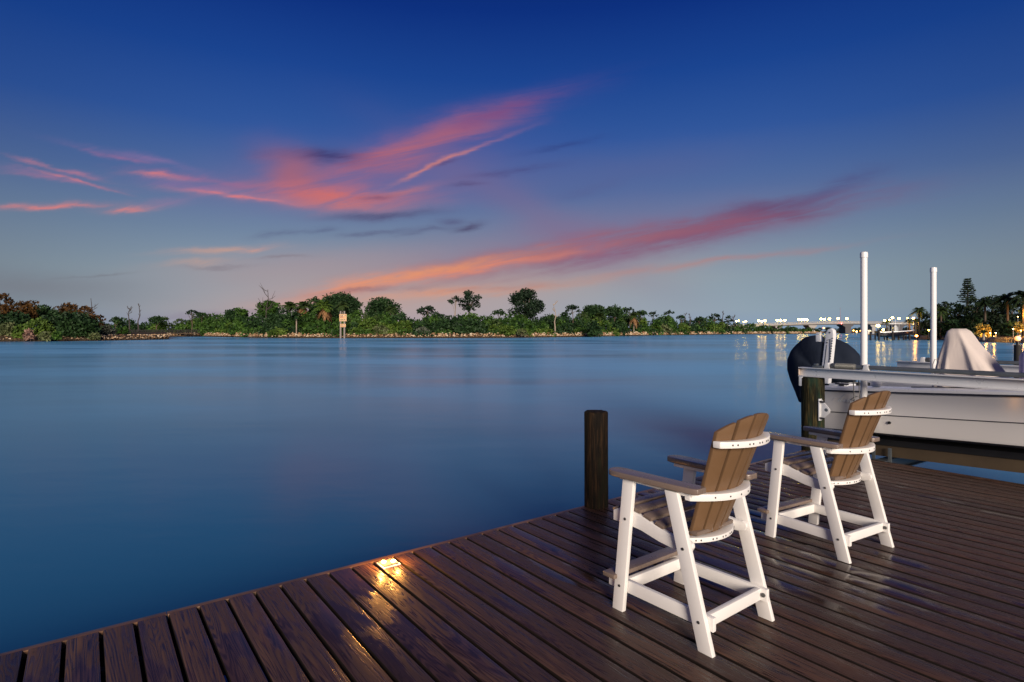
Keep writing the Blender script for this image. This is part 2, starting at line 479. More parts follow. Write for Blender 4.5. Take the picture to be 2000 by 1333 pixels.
# ------------------------------------------------------------------ foliage
def leaves(lobes, size, per, shell=0.55, flat=0.0, asp=1.6):
    """quads scattered through ellipsoid lobes [(c, r)]"""
    C, S = [], []
    for c, r in lobes:
        c = np.array(c); r = np.array(r)
        vol = (r[0] * r[1] * r[2]) ** (1 / 3)
        n = max(8, int(per * (vol / size) ** 2))
        d = rng.standard_normal((n, 3)); d /= np.linalg.norm(d, axis=1)[:, None]
        rad = (shell + (1 - shell) * rng.random(n)) * (1 + 0.13 * rng.standard_normal(n))
        C.append(c + d * rad[:, None] * r)
        S.append(size * (0.6 + 0.8 * rng.random(n)))
    C = np.vstack(C); S = np.concatenate(S); n = len(C)
    a = rng.standard_normal((n, 3)); a[:, 2] *= (1 - flat); a /= np.linalg.norm(a, axis=1)[:, None]
    b = rng.standard_normal((n, 3)); b -= (b * a).sum(1)[:, None] * a; b /= np.linalg.norm(b, axis=1)[:, None]
    a = a * (S * asp * 0.5)[:, None]; b = b * (S * 0.5)[:, None]
    V = np.stack([C - a, C - b * 0.8, C + a, C + b * 0.8], 1).reshape(-1, 3)
    return V, np.arange(4 * n).reshape(n, 4)

def bump_lobes(px0, px1, line, tops, step, rows, back, lo, rr=(1.5, 2.6)):
    out = []; px = px0
    while px < px1:
        d0 = interp(line, px)
        ztop = Z(interp(tops, px), d0 + 8)
        for r in range(rows):
            fr = r / max(1, rows - 1)
            d = d0 + 5.0 + back * fr + rng.normal(0, 1.0)
            x = X(px + rng.normal(0, 6), d)
            hv = 0.96 + 0.09 * math.sin(px * .083) + 0.07 * math.sin(px * .21 + 1.7)
            h = lo + (ztop - lo) * (0.28 + 0.74 * fr ** 0.8) * (0.80 + 0.26 * rng.random()) * hv
            rad = rr[0] + (rr[1] - rr[0]) * rng.random()
            z = h - rad * 0.8
            while z > lo - 0.8:
                out.append(((x + rng.normal(0, 0.5), d, z), (rad * 1.15, rad, rad * 0.85)))
                z -= rad * 1.25
        px += step * F / d0 * (0.7 + 0.6 * rng.random())
    return out
TOPS = [(200, 623), (330, 622), (400, 613), (450, 609), (500, 605), (560, 603), (620, 607), (700, 606), (760, 609), (800, 616), (850, 611), (900, 606), (960, 607), (1000, 611), (1060, 611), (1100, 607), (1150, 601), (1200, 603), (1250, 611), (1300, 617), (1350, 621), (1400, 625), (1440, 631), (1500, 634), (1560, 638), (1606, 642)]
def thicket(name, px0, px1, line, step, rows, back, lo, size, per, mat, label, rr=(1.5, 2.6), tops=TOPS):
    per *= 2.6
    lob = bump_lobes(px0, px1, line, tops, step, rows, back, lo, rr)
    groups = [[], [], [], []]
    for c, r in lob:
        g = math.sin(c[0] * .11 + c[1] * .07) + .8 * math.sin(c[0] * .29 + 2 + c[1] * .2) + rng.normal(0, .55)
        front = c[1] < interp(line, 1000 + c[0] / c[1] * F) + 5 + back * .5
        k = 1 if g < -.25 else (2 if g > .85 and front else (3 if g > 1.5 else 0))
        groups[k].append((c, r))
    Vs_, Qs_, mi_, n_ = [], [], [], 0
    mats_ = [mat, LEAF['oak'], LEAF['bright'], LEAF['palm']] if mat is LEAF['mangrove'] else [mat] * 4
    for k, gl in enumerate(groups):
        if not gl: continue
        V, Q = leaves(gl, size, per); Vs_.append(V); Qs_.append(Q + n_); mi_ += [k] * len(Q); n_ += len(V)
    return tag(mesh_np(name, np.vstack(Vs_), np.vstack(Qs_), mats_, mi=mi_), label, 'thicket', kind='stuff')
thicket('mangrove_thicket', 395, 1150, SHORE, 2.2, 4, 14, 0.4, 0.62, 5.0, LEAF['mangrove'], 'dense green mangrove thicket along the middle of the island', (1.3, 3.1))
thicket('mangrove_thicket', 1150, 1420, SHORE, 3.0, 4, 18, 0.4, 0.85, 5.0, LEAF['mangrove'], 'darker mangrove thicket sloping down past the round bush', (2.0, 3.4))
thicket('mangrove_thicket', 1420, 1600, SHORE, 4.0, 3, 16, 0.3, 1.0, 5.0, LEAF['mangrove'], 'low mangrove thicket ending just short of the bridge pier', (1.8, 2.8))
thicket('mangrove_thicket', 180, 420, [(180, 245), (420, 250)], 2.6, 3, 12, -0.2, 0.75, 5.0, LEAF['mangrove'], 'low green thicket beyond the boardwalk between spit and island', (1.6, 2.6))

def limbs(mb, base, top, r0, ends, n=6):
    base = Vector(base); top = Vector(top)
    pts, rad = [], []
    bend = Vector((random.uniform(-.05, .05), random.uniform(-.05, .05), 0)) * (top - base).length
    for i in range(n):
        t = i / (n - 1)
        pts.append(base.lerp(top, t) + bend * math.sin(t * 3.14)); rad.append(r0 * (1 - 0.62 * t))
    mb.tube(pts, rad, 7)
    for e in ends:
        e = Vector(e); t = random.uniform(0.45, 0.95); s = base.lerp(top, t) + bend * math.sin(t * 3.14)
        mid = s.lerp(e, 0.5) + Vector((random.uniform(-.1, .1), random.uniform(-.1, .1), 0.12)) * (e - s).length
        mb.tube([s, mid, e], [r0 * 0.42, r0 * 0.3, r0 * 0.12], 5)

def tree(px, top, hw, d, bottom, leafm, label, style='dome', name='broadleaf_tree', cat='tree', bark=None, size=None, lean=0.0, base_z=0.6, n=None, group=None, per=9.0):
    """px,top,bottom,hw give the crown's real size at distance d"""
    x = X(px, d); zt = Z(top, d); zb = Z(bottom, d); w = hw * d / F; h = zt - zb
    size = size or max(0.45, d * 0.0027)
    o = empty(name, (x, d, base_z), 0, label, cat, group)
    lob = []
    if style == 'umbrella':
        n = n or 9
        for i in range(n):
            an = 2.4 * i + random.uniform(-.4, .4); rr = math.sqrt((i + 0.3) / n)
            lx = math.cos(an) * rr * w * 0.8; ly = math.sin(an) * rr * w * 0.7
            lz = zb + h * (0.95 - 0.55 * rr ** 1.6 * random.uniform(0.5, 1.4)) - h * 0.14
            s = w * random.uniform(0.26, 0.40)
            lob.append(((lx, ly, lz - base_z), (s, s, s * 0.50)))
    elif style == 'tall':
        n = n or 10
        for i in range(n):
            t = (i + 0.5) / n
            an = random.uniform(0, 6.28); rr = w * (0.25 + 0.75 * math.sin(math.pi * min(1, t * 0.9 + 0.1))) * random.uniform(0.3, 0.75)
            s = w * random.uniform(0.30, 0.46)
            lob.append(((math.cos(an) * rr, math.sin(an) * rr, zb + h * (0.08 + 0.80 * t) - base_z), (s, s, s * 0.62)))
    else:
        n = n or 11
        for i in range(n):
            an = 2.4 * i + random.uniform(-.4, .4); t = (i + 0.5) / n; rr = math.sqrt(t)
            top_here = math.sqrt(max(0.05, 1 - (rr * 0.86) ** 2))
            s = w * random.uniform(0.28, 0.42)
            lz = zb + (h - s * 0.6) * top_here * random.uniform(0.82, 1.0)
            lob.append(((math.cos(an) * rr * w * 0.78, math.sin(an) * rr * w * 0.7, lz - base_z), (s, s, s * 0.75)))
            if style == 'dense':
                lob.append(((math.cos(an) * rr * w * 0.7, math.sin(an) * rr * w * 0.6, (lz + zb) * 0.5 - base_z), (s * 1.05, s, s * 0.9)))
                lob.append(((math.cos(an) * rr * w * 0.7, math.sin(an) * rr * w * 0.6, zb + s * 0.4 - base_z), (s * 1.05, s, s * 0.9)))
    mb = MB()
    ends = [l[0] for l in lob[::2]]
    limbs(mb, (lean, 0, -0.4), (0, 0, zb - base_z + h * 0.55), max(0.12, w * 0.075), ends)
    mb.build('trunk', bark or BARK, o, smooth=50)
    V, Q = leaves(lob, size, per, 0.45, 0.2)
    mesh_np('crown', V, Q, leafm, o)
    return o

def frond_set(n, L, droop, width, seg=6, up=(-0.25, 1.35), jag=True):
    """arching palm fronds as ribs with side leaflets"""
    Vs, Qs, k = [], [], 0
    for i in range(n):
        az = 2.39996 * i + rng.normal(0, .15); el = up[0] + (up[1] - up[0]) * rng.random()
        l = L * (0.8 + 0.35 * rng.random())
        d0 = np.array([math.cos(az) * math.cos(el), math.sin(az) * math.cos(el), math.sin(el)])
        side = np.array([-math.sin(az), math.cos(az), 0.0])
        pts = []
        for j in range(seg + 1):
            t = j / seg
            pts.append(d0 * l * t + np.array([0, 0, -droop * l * t * t]))
        for j in range(seg):
            a, b = pts[j], pts[j + 1]; t = (j + 0.5) / seg
            wd = width * math.sin(math.pi * (0.12 + 0.83 * t))
            dz = np.array([0, 0, -wd * 0.45]); fw = (b - a) * 0.55
            for sg in (-1, 1):
                q = [a, b, b + side * sg * wd + dz + fw, (a + b) * 0.5 + side * sg * wd * 0.9 + dz + fw * 0.4]
                Vs += q; Qs.append([k, k + 1, k + 2, k + 3]); k += 4
    return np.array(Vs), np.array(Qs)

def palm(px, top, rpx, d, label, leafm=None, base_z=0.6, n=26, skirt=False, trunk=0.2, name='palm_tree', cat='palm', droop=0.5, bark=None, lean=0.0, width=0.34, group=None):
    x = X(px, d); r = rpx * d / F; zt = Z(top, d); zc = zt - r * 0.55
    o = empty(name, (x, d, base_z), 0, label, cat, group)
    MB().tube([(lean, 0, -0.5), (lean * 0.5, 0, (zc - base_z) * 0.5), (0, 0, zc - base_z)], [trunk * 1.15, trunk, trunk * 0.9], 8).build('trunk', bark or BARK_PALE, o, smooth=50)
    V, Q = frond_set(n, r * 1.1, droop, r * width)
    mesh_np('crown', V + np.array([0, 0, zc - base_z]), Q, leafm or LEAF['palm'], o)
    if skirt:
        V, Q = frond_set(14, r * 0.95, 0.9, r * 0.25, up=(-0.9, -0.2))
        mesh_np('dead_fronds', V + np.array([0, 0, zc - base_z - r * 0.1]), Q, LEAF['dry'], o)
    return o

def dead_tree(px, top, d, spread, label, base_z=0.6, bark=None, r0=None, n=6, seed=1, name='dead_tree'):
    rs = random.Random(seed)
    x = X(px, d); h = Z(top, d) - base_z; sp = spread * d / F
    r0 = r0 or max(0.16, d * 0.0011)
    o = empty(name, (x, d, base_z), 0, label, 'dead tree')
    mb = MB()
    pts = [(rs.uniform(-.04, .04) * h * i, rs.uniform(-.02, .02) * h, h * i / 5 - (0.4 if i == 0 else 0)) for i in range(6)]
    pts = [(p[0] * 0.35, p[1], p[2]) for p in pts]
    mb.tube(pts, [r0 * (1.2 - 0.17 * i) for i in range(6)], 6)
    for i in range(n):
        t = rs.uniform(0.5, 0.97); k = t * 5; a = int(k); b = min(5, a + 1)
        s = Vector(pts[a]).lerp(Vector(pts[b]), k - a)
        sg = 1 if i % 2 else -1
        e = s + Vector((sg * sp * rs.uniform(0.5, 1.0), rs.uniform(-.4, .4) * sp, sp * rs.uniform(0.3, 1.1)))
        m = s.lerp(e, 0.5) + Vector((0, 0, -sp * 0.12))
        mb.tube([s, m, e], [r0 * 0.5, r0 * 0.38, r0 * 0.2], 5)
        e2 = m + Vector((sg * sp * rs.uniform(-.1, .5), 0, sp * rs.uniform(0.4, 0.8)))
        mb.tube([m, e2], [r0 * 0.32, r0 * 0.16], 5)
    mb.build('trunk', bark or BARK_DEAD, o, smooth=50)
    return o

def shrub(px, top, hw, d, leafm, label, bottom=None, name='shrub', base_z=0.3, size=None, stems=True, per=8.0):
    x = X(px, d); w = hw * d / F; zt = Z(top, d); zb = Z(bottom, d) if bottom else base_z
    o = empty(name, (x, d, base_z), 0, label, 'shrub')
    lob = []
    for i in range(9):
        an = 2.4 * i; rr = math.sqrt((i + .4) / 9)
        s = w * random.uniform(0.34, 0.5); tp = (zt - zb) * math.sqrt(max(0.1, 1 - rr * rr * 0.8))
        z = zb + tp - s * 0.6
        while z > zb - 0.2:
            lob.append(((math.cos(an) * rr * w * 0.7, math.sin(an) * rr * w * 0.55, z - base_z), (s, s, s * 0.8))); z -= s * 1.1
    mb = MB()
    for i in range(5):
        e = lob[i][0]; mb.tube([(e[0] * .15, e[1] * .15, -0.4), (e[0] * .6, e[1] * .6, e[2] * .6), e], [w * .05, w * .04, w * .015], 5)
    mb.build('stem', BARK, o, smooth=50)
    V, Q = leaves(lob, size or max(0.4, d * 0.0032), per)
    mesh_np('foliage', V, Q, leafm, o)
    return o

L_ = LEAF
# trees on the low spit
tree(8, 571, 20, 142, 622, L_['rust'], 'rust brown tree at the very edge of the photo, tallest on the spit', 'dense', base_z=0.4)
tree(48, 583, 27, 139, 625, L_['rust'], 'wide rust brown tree between the edge tree and the dark treetop', 'dense', base_z=0.4)
tree(84, 594, 24, 148, 630, L_['oak'], 'dark treetop between two rust brown trees on the spit', 'dense', base_z=0.4)
tree(106, 604, 20, 144, 636, L_['oak'], 'low dark green tree filling the gap behind the big round mangrove', 'dense', base_z=0.4)
tree(132, 590, 24, 150, 628, L_['rust'], 'reddish brown tree rising directly behind the round mangrove', 'dense', base_z=0.4)
tree(166, 595, 17, 147, 626, L_['rust'], 'small reddish tree just under the bare forked branch', 'dense', base_z=0.4)
tree(188, 609, 17, 141, 646, L_['rust'], 'drooping orange brown tree at the outer end of the spit trees', 'dense', base_z=0.2)
tree(140, 607, 50, 132, 654, L_['oak'], 'big round dark green mangrove tree over the spit rocks', 'dense', name='mangrove_tree', base_z=0.0, per=10)
tree(28, 606, 34, 134, 648, L_['oak'], 'dark hollow evergreen below the rust brown trees', 'dense', base_z=0.2)
dead_tree(178, 583, 146, 12, 'bare forked branch sticking out above the reddish trees', seed=8, n=4)
shrub(16, 629, 22, 125, L_['pale'], 'pale olive shrub at the photo edge above the rocks', 660)
shrub(78, 621, 26, 127, L_['bright'], 'bright yellow green shrub beside the round mangrove', 660)
shrub(40, 634, 16, 124, L_['bright'], 'small light green shrub between the pale shrub and yellow green shrub', 662)
shrub(57, 643, 11, 122, L_['pink'], 'pinkish spiky plant low on the spit rocks', 661, name='agave_plant')
shrub(88, 648, 13, 122, L_['pale'], 'low pale shrub beside the pinkish spiky plant', 661)
shrub(112, 646, 10, 122, L_['mangrove'], 'small dark green shrub at the foot of the round mangrove', 661)
shrub(207, 634, 17, 140, L_['grey'], 'silvery grey bush at the end of the spit trees', 658)
shrub(184, 650, 12, 131, L_['pale'], 'olive tuft on the rocks below the drooping brown tree', 660)
shrub(240, 639, 15, 158, L_['mangrove'], 'low green shrub on the bare end of the spit', 655)
# dead snags beyond the boardwalk
dead_tree(253, 599, 252, 8, 'forked dead tree with a clump of brown leaves beyond the boardwalk', seed=3, n=6)
dead_tree(271, 593, 254, 4, 'thin upright dead snag beside the forked dead tree', seed=4, n=5)
tree(226, 617, 12, 250, 636, L_['oak'], 'small rounded tree nearest the spit in the low thicket', base_z=0.4)
tree(306, 615, 17, 252, 638, L_['oak'], 'broad low dark tree just behind the boardwalk', base_z=0.4)
tree(374, 604, 15, 244, 618, L_['pine'], 'small flat-topped pine above the boardwalk end', 'umbrella', 'pine_tree')
tree(394, 609, 12, 240, 622, L_['oak'], 'little rounded tree beside the small flat-topped pine', base_z=0.4)
# island
tree(462, 602, 26, 222, 622, L_['oak'], 'dark bushy tree before the half dead tree', 'dense')
tree(524, 583, 27, 206, 618, L_['mangrove'], 'tall half dead tree with bare twigs above a green crown', 'dense')
dead_tree(522, 566, 203, 20, 'bare pale branches poking from the half dead tree', bark=BARK_DEAD, seed=12, n=9)
palm(566, 589, 17, 204, 'cabbage palm beside the half dead tree', n=30)
palm(592, 588, 17, 203, 'cabbage palm with orange dead fronds beside another palm', n=30, skirt=True)
palm(579, 608, 13, 186, 'dark palm with a pale trunk low in the thicket', n=26, leafm=L_['oak'])
tree(614, 578, 17, 210, 612, L_['oak'], 'small dark crown leaning against the widest tree', 'dense')
tree(664, 570, 46, 212, 622, L_['oak'], 'widest dark spreading tree behind the channel sign', 'dense', 'oak_tree', n=16, per=11)
palm(633, 585, 19, 190, 'palm with a golden crown and orange skirt beside the channel sign', n=34, skirt=True, leafm=L_['bright'])
palm(669, 587, 15, 196, 'palm directly behind the channel sign', n=30)
tree(748, 577, 36, 214, 624, L_['oak'], 'dark rounded tree between the widest tree and the gap in the skyline', 'dense', 'oak_tree', n=13, per=11)
palm(763, 597, 13, 196, 'grey green palm in front of the dark rounded tree', n=28)
tree(835, 595, 28, 205, 622, L_['pine'], 'wispy flat tree with twigs in the gap left of two tall pines', 'umbrella', 'pine_tree', n=9)
tree(890, 576, 17, 214, 598, L_['pine'], 'smaller of the two tall pines standing together', 'umbrella', 'pine_tree', bark=BARK_PALE, lean=-1.0, n=8)
tree(919, 566, 24, 216, 608, L_['pine'], 'taller of the two tall pines standing together', 'tall', 'pine_tree', n=13)
tree(1026, 563, 40, 212, 622, L_['pine'], 'big isolated round-crowned tree standing above the thicket', 'tall', 'round_tree', n=22, per=11)
tree(974, 604, 15, 205, 620, L_['oak'], 'low dark treetop between the pines and the isolated round tree', 'dome')
dead_tree(1084, 594, 206, 10, 'pale dead snag right of the isolated round tree', bark=BARK_PALE, seed=21, n=6, r0=0.24)
tree(1118, 595, 17, 226, 612, L_['pine'], 'small pine between the pale snag and the first hump of trees', 'umbrella', 'pine_tree')
tree(1161, 594, 25, 242, 616, L_['oak'], 'first and tallest hump of trees right of the snag', 'dense')
tree(1199, 596, 21, 262, 616, L_['oak'], 'second rounded hump of trees beside the tallest hump', 'dense')
tree(1229, 599, 11, 280, 612, L_['pine'], 'slim tilted pine beside the second rounded hump', 'umbrella', 'pine_tree')
tree(1252, 606, 14, 290, 620, L_['oak'], 'rounded tree before the two lollipop pines', 'dome')
palm(1172, 611, 14, 238, 'grey green palm under the tallest hump of trees', n=28)
palm(1238, 609, 13, 268, 'palm with brownish fronds under the slim tilted pine', n=28, skirt=True)
tree(1276, 607, 12, 316, 622, L_['pine'], 'first lollipop-shaped pine with a flat round head', 'umbrella', 'pine_tree', n=8)
tree(1306, 605, 13, 322, 620, L_['pine'], 'second lollipop-shaped pine, higher than the first', 'umbrella', 'pine_tree', n=8)
tree(1330, 615, 9, 334, 628, L_['oak'], 'small dome-shaped tree before the thin dead snags', 'dome')
dead_tree(1339, 612, 340, 4, 'thin dead snag standing with a second one beyond the lollipop pines', seed=31, n=5)
dead_tree(1347, 613, 343, 4, 'second thin dead snag of the pair beyond the lollipop pines', seed=33, n=5)
tree(1366, 619, 13, 352, 630, L_['oak'], 'low round tree between the dead snags and the last pines', 'dome')
tree(1396, 610, 16, 372, 630, L_['pine'], 'last large pine before the bridge lamps', 'umbrella', 'pine_tree', n=12)
tree(1422, 614, 11, 380, 634, L_['pine'], 'small pine beside the last large pine', 'umbrella', 'pine_tree')
dead_tree(1411, 607, 378, 3, 'straight dead pole-like trunk between the last two pines', seed=41, n=3)
dead_tree(1434, 618, 388, 6, 'dead branching tree right before the first bridge lamps', seed=43, n=7)
# shrubs on the island bank
shrub(1158, 626, 19, 214, L_['oak'], 'round dark bush overhanging the water where the shore turns', 655)
shrub(994, 637, 16, 187, L_['bright'], 'vivid light green shrub below the isolated round tree', 651)
shrub(1018, 643, 14, 187, L_['pale'], 'pale green shrub beside the vivid light green shrub', 652)
shrub(720, 622, 26, 184, L_['bright'], 'bright green shrub right of the channel sign', 642)
shrub(745, 636, 20, 181, L_['pale'], 'pale sage shrub on the bank right of the channel sign', 652)
shrub(790, 626, 20, 187, L_['bright'], 'light green mound below the grey green palm', 644)
shrub(826, 639, 14, 182, L_['grey'], 'small greyish bush low on the bank below the wispy tree', 652)
shrub(545, 642, 26, 186, L_['bright'], 'flat light green shrub above the rocks under the palms', 654)
shrub(468, 632, 24, 208, L_['mangrove'], 'brownish green bush on the bank below the dark bushy tree', 652)
shrub(622, 630, 24, 183, L_['mangrove'], 'mid green bush immediately left of the channel sign', 652)
shrub(1296, 636, 20, 304, L_['pale'], 'pale scrubby patch below the lollipop pines', 650)

# ------------------------------------------------------------------ boardwalk between spit and island
bw = empty('boardwalk', (X(300, 226), 226, WATER), 0, 'dark timber boardwalk with slatted rails between spit and island', 'boardwalk')
x0, x1 = X(222, 226) - X(300, 226), X(388, 226) - X(300, 226)
MB().box(x0, x1, -0.9, 0.9, 1.15, 1.35).build('walkway', JOIST, bw)
m = MB()
for yy in (-0.85, 0.85):
    m.box(x0, x1, yy - .06, yy + .06, 2.62, 2.74)
    xx = x0
    while xx < x1:
        m.box(xx - .05, xx + .05, yy - .04, yy + .04, 1.2, 2.7); xx += 0.42
m.build('railing', PILE_DARK, bw)
xx = x0 + .3
while xx < x1:
    for yy in (-.8, .8): MB().tube([(xx, yy, -1.5), (xx, yy, 2.9)], 0.14, 7).build('support_post', PILE_DARK, bw)
    xx += 3.2

# ------------------------------------------------------------------ channel sign
CREAM = simple('sign_cream', (0.58, 0.42, 0.26), 0.6, var=0.08)
ORANGE = simple('sign_orange', (0.62, 0.26, 0.06), 0.6, var=0.1)
RED = simple('sign_red', (0.32, 0.05, 0.02), 0.6, var=0.1)
SIGN_INK = simple('sign_ink', (0.05, 0.035, 0.02), 0.6, var=0.1)
POSTW = simple('weathered_post', (0.24, 0.20, 0.18), 0.8, var=0.3, scale=2)
d = 175.5; s_ = d / F
sg = empty('channel_sign', (X(668, d), d, WATER), 0, 'pair of cream and orange warning boards on two tall weathered piles', 'channel sign')
for dx in (-3.2, 4.2):
    MB().tube([(dx * s_, 0.25, -1.5), (dx * s_, 0.25, Z(608, d) - WATER)], [0.30, 0.26], 12).build('pile', POSTW, sg, smooth=50)
def board(x0, x1, y0, y1, rows):
    f = MB().box(X(x0, d) - X(668, d), X(x1, d) - X(668, d), -0.12, -0.04, Z(y1, d) - WATER, Z(y0, d) - WATER)
    o = f.build('board', CREAM, sg, bevel=0.02)
    w = X(x1, d) - X(x0, d); h = Z(y0, d) - Z(y1, d); bx = X(x0, d) - X(668, d); bz = Z(y1, d) - WATER
    t = 0.10; q = MB()
    q.box(bx + t, bx + w - t, -.135, -.119, bz + h - 2*t, bz + h - t).box(bx + t, bx + w - t, -.135, -.119, bz + t, bz + 2*t)
    q.box(bx + t, bx + 2*t, -.135, -.119, bz + 2*t, bz + h - 2*t).box(bx + w - 2*t, bx + w - t, -.135, -.119, bz + 2*t, bz + h - 2*t)
    q.build('border', ORANGE, o)
    q = MB()
    for fz, hh, segs, mi in rows:
        q.mat(mi)
        for a, b in segs: q.box(bx + a * w, bx + b * w, -.136, -.119, bz + (fz - hh/2) * h, bz + (fz + hh/2) * h)
    q.build('lettering', [SIGN_INK, RED, ORANGE], o)
board(662.8, 677.2, 614, 628, [(0.80, .08, [(.16, .30), (.34, .5), (.74, .86)], 0), (0.60, .16, [(.14, .24), (.26, .40), (.43, .55)], 1), (0.60, .16, [(.62, .86)], 2), (0.36, .07, [(.2, .45), (.5, .8)], 2), (0.22, .07, [(.16, .34), (.40, .56), (.62, .84)], 0)])
board(664.6, 675.6, 633, 639.4, [(0.70, .14, [(.18, .34), (.40, .52), (.66, .82)], 0), (0.36, .14, [(.2, .5), (.56, .8)], 1)])

# ------------------------------------------------------------------ bridge
BR_Y = 520.0
BR_Z = [(1360, 3.6), (1440, 6.0), (1500, 7.6), (1560, 8.6), (1620, 9.2), (1660, 9.4), (1720, 9.1), (1800, 8.3), (1900, 6.6)]
bz = lambda px: interp(BR_Z, px)
br = empty('road_bridge', (X(1620, BR_Y), BR_Y, WATER), 0, 'long low concrete road bridge lined with lamps across the inlet', 'bridge')
bx = lambda px: X(px, BR_Y) - X(1620, BR_Y)
pxs = list(range(1360, 1901, 12))
rows = []
for (yy, dz) in ((-6, 0.0), (-6, -1.1), (-4.5, -2.0), (4.5, -2.0), (6, -1.1), (6, 0.0)):
    rows.append([(bx(p), yy, bz(p) - WATER + dz) for p in pxs])
MB().grid(rows + [rows[0]]).build('deck', CONC, br)
m = MB()
for yy in (-5.8, 5.8):
    m.tube([(bx(p), yy, bz(p) - WATER + 1.1) for p in pxs], 0.10, 5)
    m.tube([(bx(p), yy, bz(p) - WATER + 0.6) for p in pxs], 0.07, 5)
    for i in range(0, 140):
        p = 1360 + i * 3.86
        m.box(bx(p) - .09, bx(p) + .09, yy - .09, yy + .09, bz(p) - WATER - 0.05, bz(p) - WATER + 1.12)
m.build('railing', CONC, br)
for p, w, mat in ((1650.5, 2.6, CONC_D), (1750.5, 2.3, CONC_D), (1582, 2.0, CONC), (1700, 1.6, CONC), (1516, 1.6, CONC), (1450, 1.4, CONC), (1800, 1.8, CONC)):
    z = bz(p) - WATER
    q = MB().prism([(bx(p) - w * 1.9, z - 2.0), (bx(p) + w * 1.9, z - 2.0), (bx(p) + w * 1.8, z - 3.0), (bx(p) + w, z - 4.2), (bx(p) + w, -2.0), (bx(p) - w, -2.0), (bx(p) - w, z - 4.2), (bx(p) - w * 1.8, z - 3.0)], 1, -5, 5)
    q.build('pier', mat, br)

LAMP_W = emis('lamp_warm_white', (1.0, 0.64, 0.08), 70.0)
LAMP_B = emis('lamp_bright', (1.0, 0.66, 0.14), 40.0)
LAMP_O = emis('lamp_orange', (1.0, 0.30, 0.04), 22.0)
LAMP_R = emis('lamp_red', (1.0, 0.03, 0.02), 40.0)
LAMP_Y = emis('lamp_yellow', (1.0, 0.52, 0.14), 32.0)
POLE = simple('lamp_pole', (0.25, 0.25, 0.26), 0.5, metal=0.5)
def street_lamp(px, py, d, zb, label, mat, r, group=None, name='street_lamp'):
    o = empty(name, (X(px, d), d, zb), 0, label, 'lamp', group)
    h = Z(py, d) - zb
    MB().tube([(0, 0, 0), (0, 0, h - r * 0.5)], [max(.06, r * .22), max(.05, r * .16)], 6).build('pole', POLE, o)
    MB().sphere((0, 0, h), r, 10, 6, (1, 1, 0.8)).build('lamp_head', mat, o, smooth=80)
    return o
G = 'lamps along the bridge'
for px, py, lb in ((1438, 628, 'a'), (1442, 627, 'a'), (1453, 629, 'b'), (1457, 628, 'b'), (1482, 627, 'c'), (1488, 628, 'c'), (1494, 627, 'c'), (1518, 626, 'd'), (1525, 626.5, 'd'), (1533, 626, 'd'),
                   (1560, 624.5, 'e'), (1566, 625, 'e'), (1571, 624.5, 'e'), (1576, 625, 'e'), (1604, 623.5, 'f'), (1610, 624, 'f'), (1620, 623.5, 'g'), (1637, 622.5, 'h'), (1654, 622.5, 'i'), (1743, 621, 'j'), (1756, 622.5, 'k')):
    lab = dict(a='lit lamp in the close pair nearest the dead tree', b='lit lamp in the dim pair right of the first pair', c='lit lamp in the first bright trio on the bridge',
               d='lit lamp in the second bright trio on the bridge', e='lit lamp in the tight row of four on the bridge', f='lit lamp in the pair before the single bridge lamps',
               g='first single bridge lamp after the lamp pairs', h='single bright bridge lamp just before the red beacon', i='single bright bridge lamp above the dark bridge pier',
               j='bridge lamp above the dark hulled boat, higher of two', k='bridge lamp above the bow of the dark hulled boat')[lb]
    street_lamp(px, py, BR_Y + random.uniform(-5, 5), bz(px), lab, LAMP_W, 0.95 if lb not in 'ab' else 0.55, G)
o = empty('navigation_light', (X(1643, 512), 512, bz(1643) - 1.0), 0, 'small red navigation beacon on the bridge beside the dark pier', 'beacon')
MB().box(-.2, .2, 0, 2.2, -.6, -.2).build('bracket', POLE, o); MB().sphere((0, -.2, 0.1), 0.45).build('red_lens', LAMP_R, o, smooth=80)
o = empty('radio_mast', (X(1641, 700), 700, 0), 0, 'thin faint radio mast rising beyond the bridge', 'mast')
MB().tube([(0, 0, -1), (0, 0, Z(601, 700))], [0.35, 0.12], 5).build('mast_pole', simple('mast_red', (0.35, 0.16, 0.16), 0.6), o)
# far shore behind the bridge
FAR = [(1480, 640), (1700, 640), (1900, 600)]
FTOP = [(1480, 640), (1560, 641), (1640, 640), (1690, 641), (1740, 640), (1800, 636), (1900, 630)]
land('far_ground', [(1440, 640), (1560, 636), (1700, 632), (1900, 600)], 500, 0.5)
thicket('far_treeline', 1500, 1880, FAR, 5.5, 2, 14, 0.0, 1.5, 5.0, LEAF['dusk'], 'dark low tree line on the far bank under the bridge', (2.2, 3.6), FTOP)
for i, (px, py) in enumerate(((1660, 647.5), (1667, 646), (1673, 648), (1681, 646.5), (1690, 647.5), (1609, 641))):
    street_lamp(px, py, 628, 0.0, 'low amber lamp glowing on the far bank under the bridge' if i < 5 else 'yellow lamp in foliage left of the dark bridge pier', LAMP_Y if i % 2 == 0 else LAMP_O, 0.75, 'amber lamps on the far bank', 'shore_lamp')
# small white sign by the pier
o = empty('white_sign', (X(1589, 462), 462, WATER), 0, 'tiny blank white sign at the end of the mangrove point', 'sign')
MB().tube([(0, .1, -1), (0, .1, 1.7)], 0.12, 6).build('post', PILE_DARK, o); MB().box(-.9, .9, -.05, .05, 0.9, 2.6).build('panel', simple('sign_white', (.8, .8, .8), .5), o)

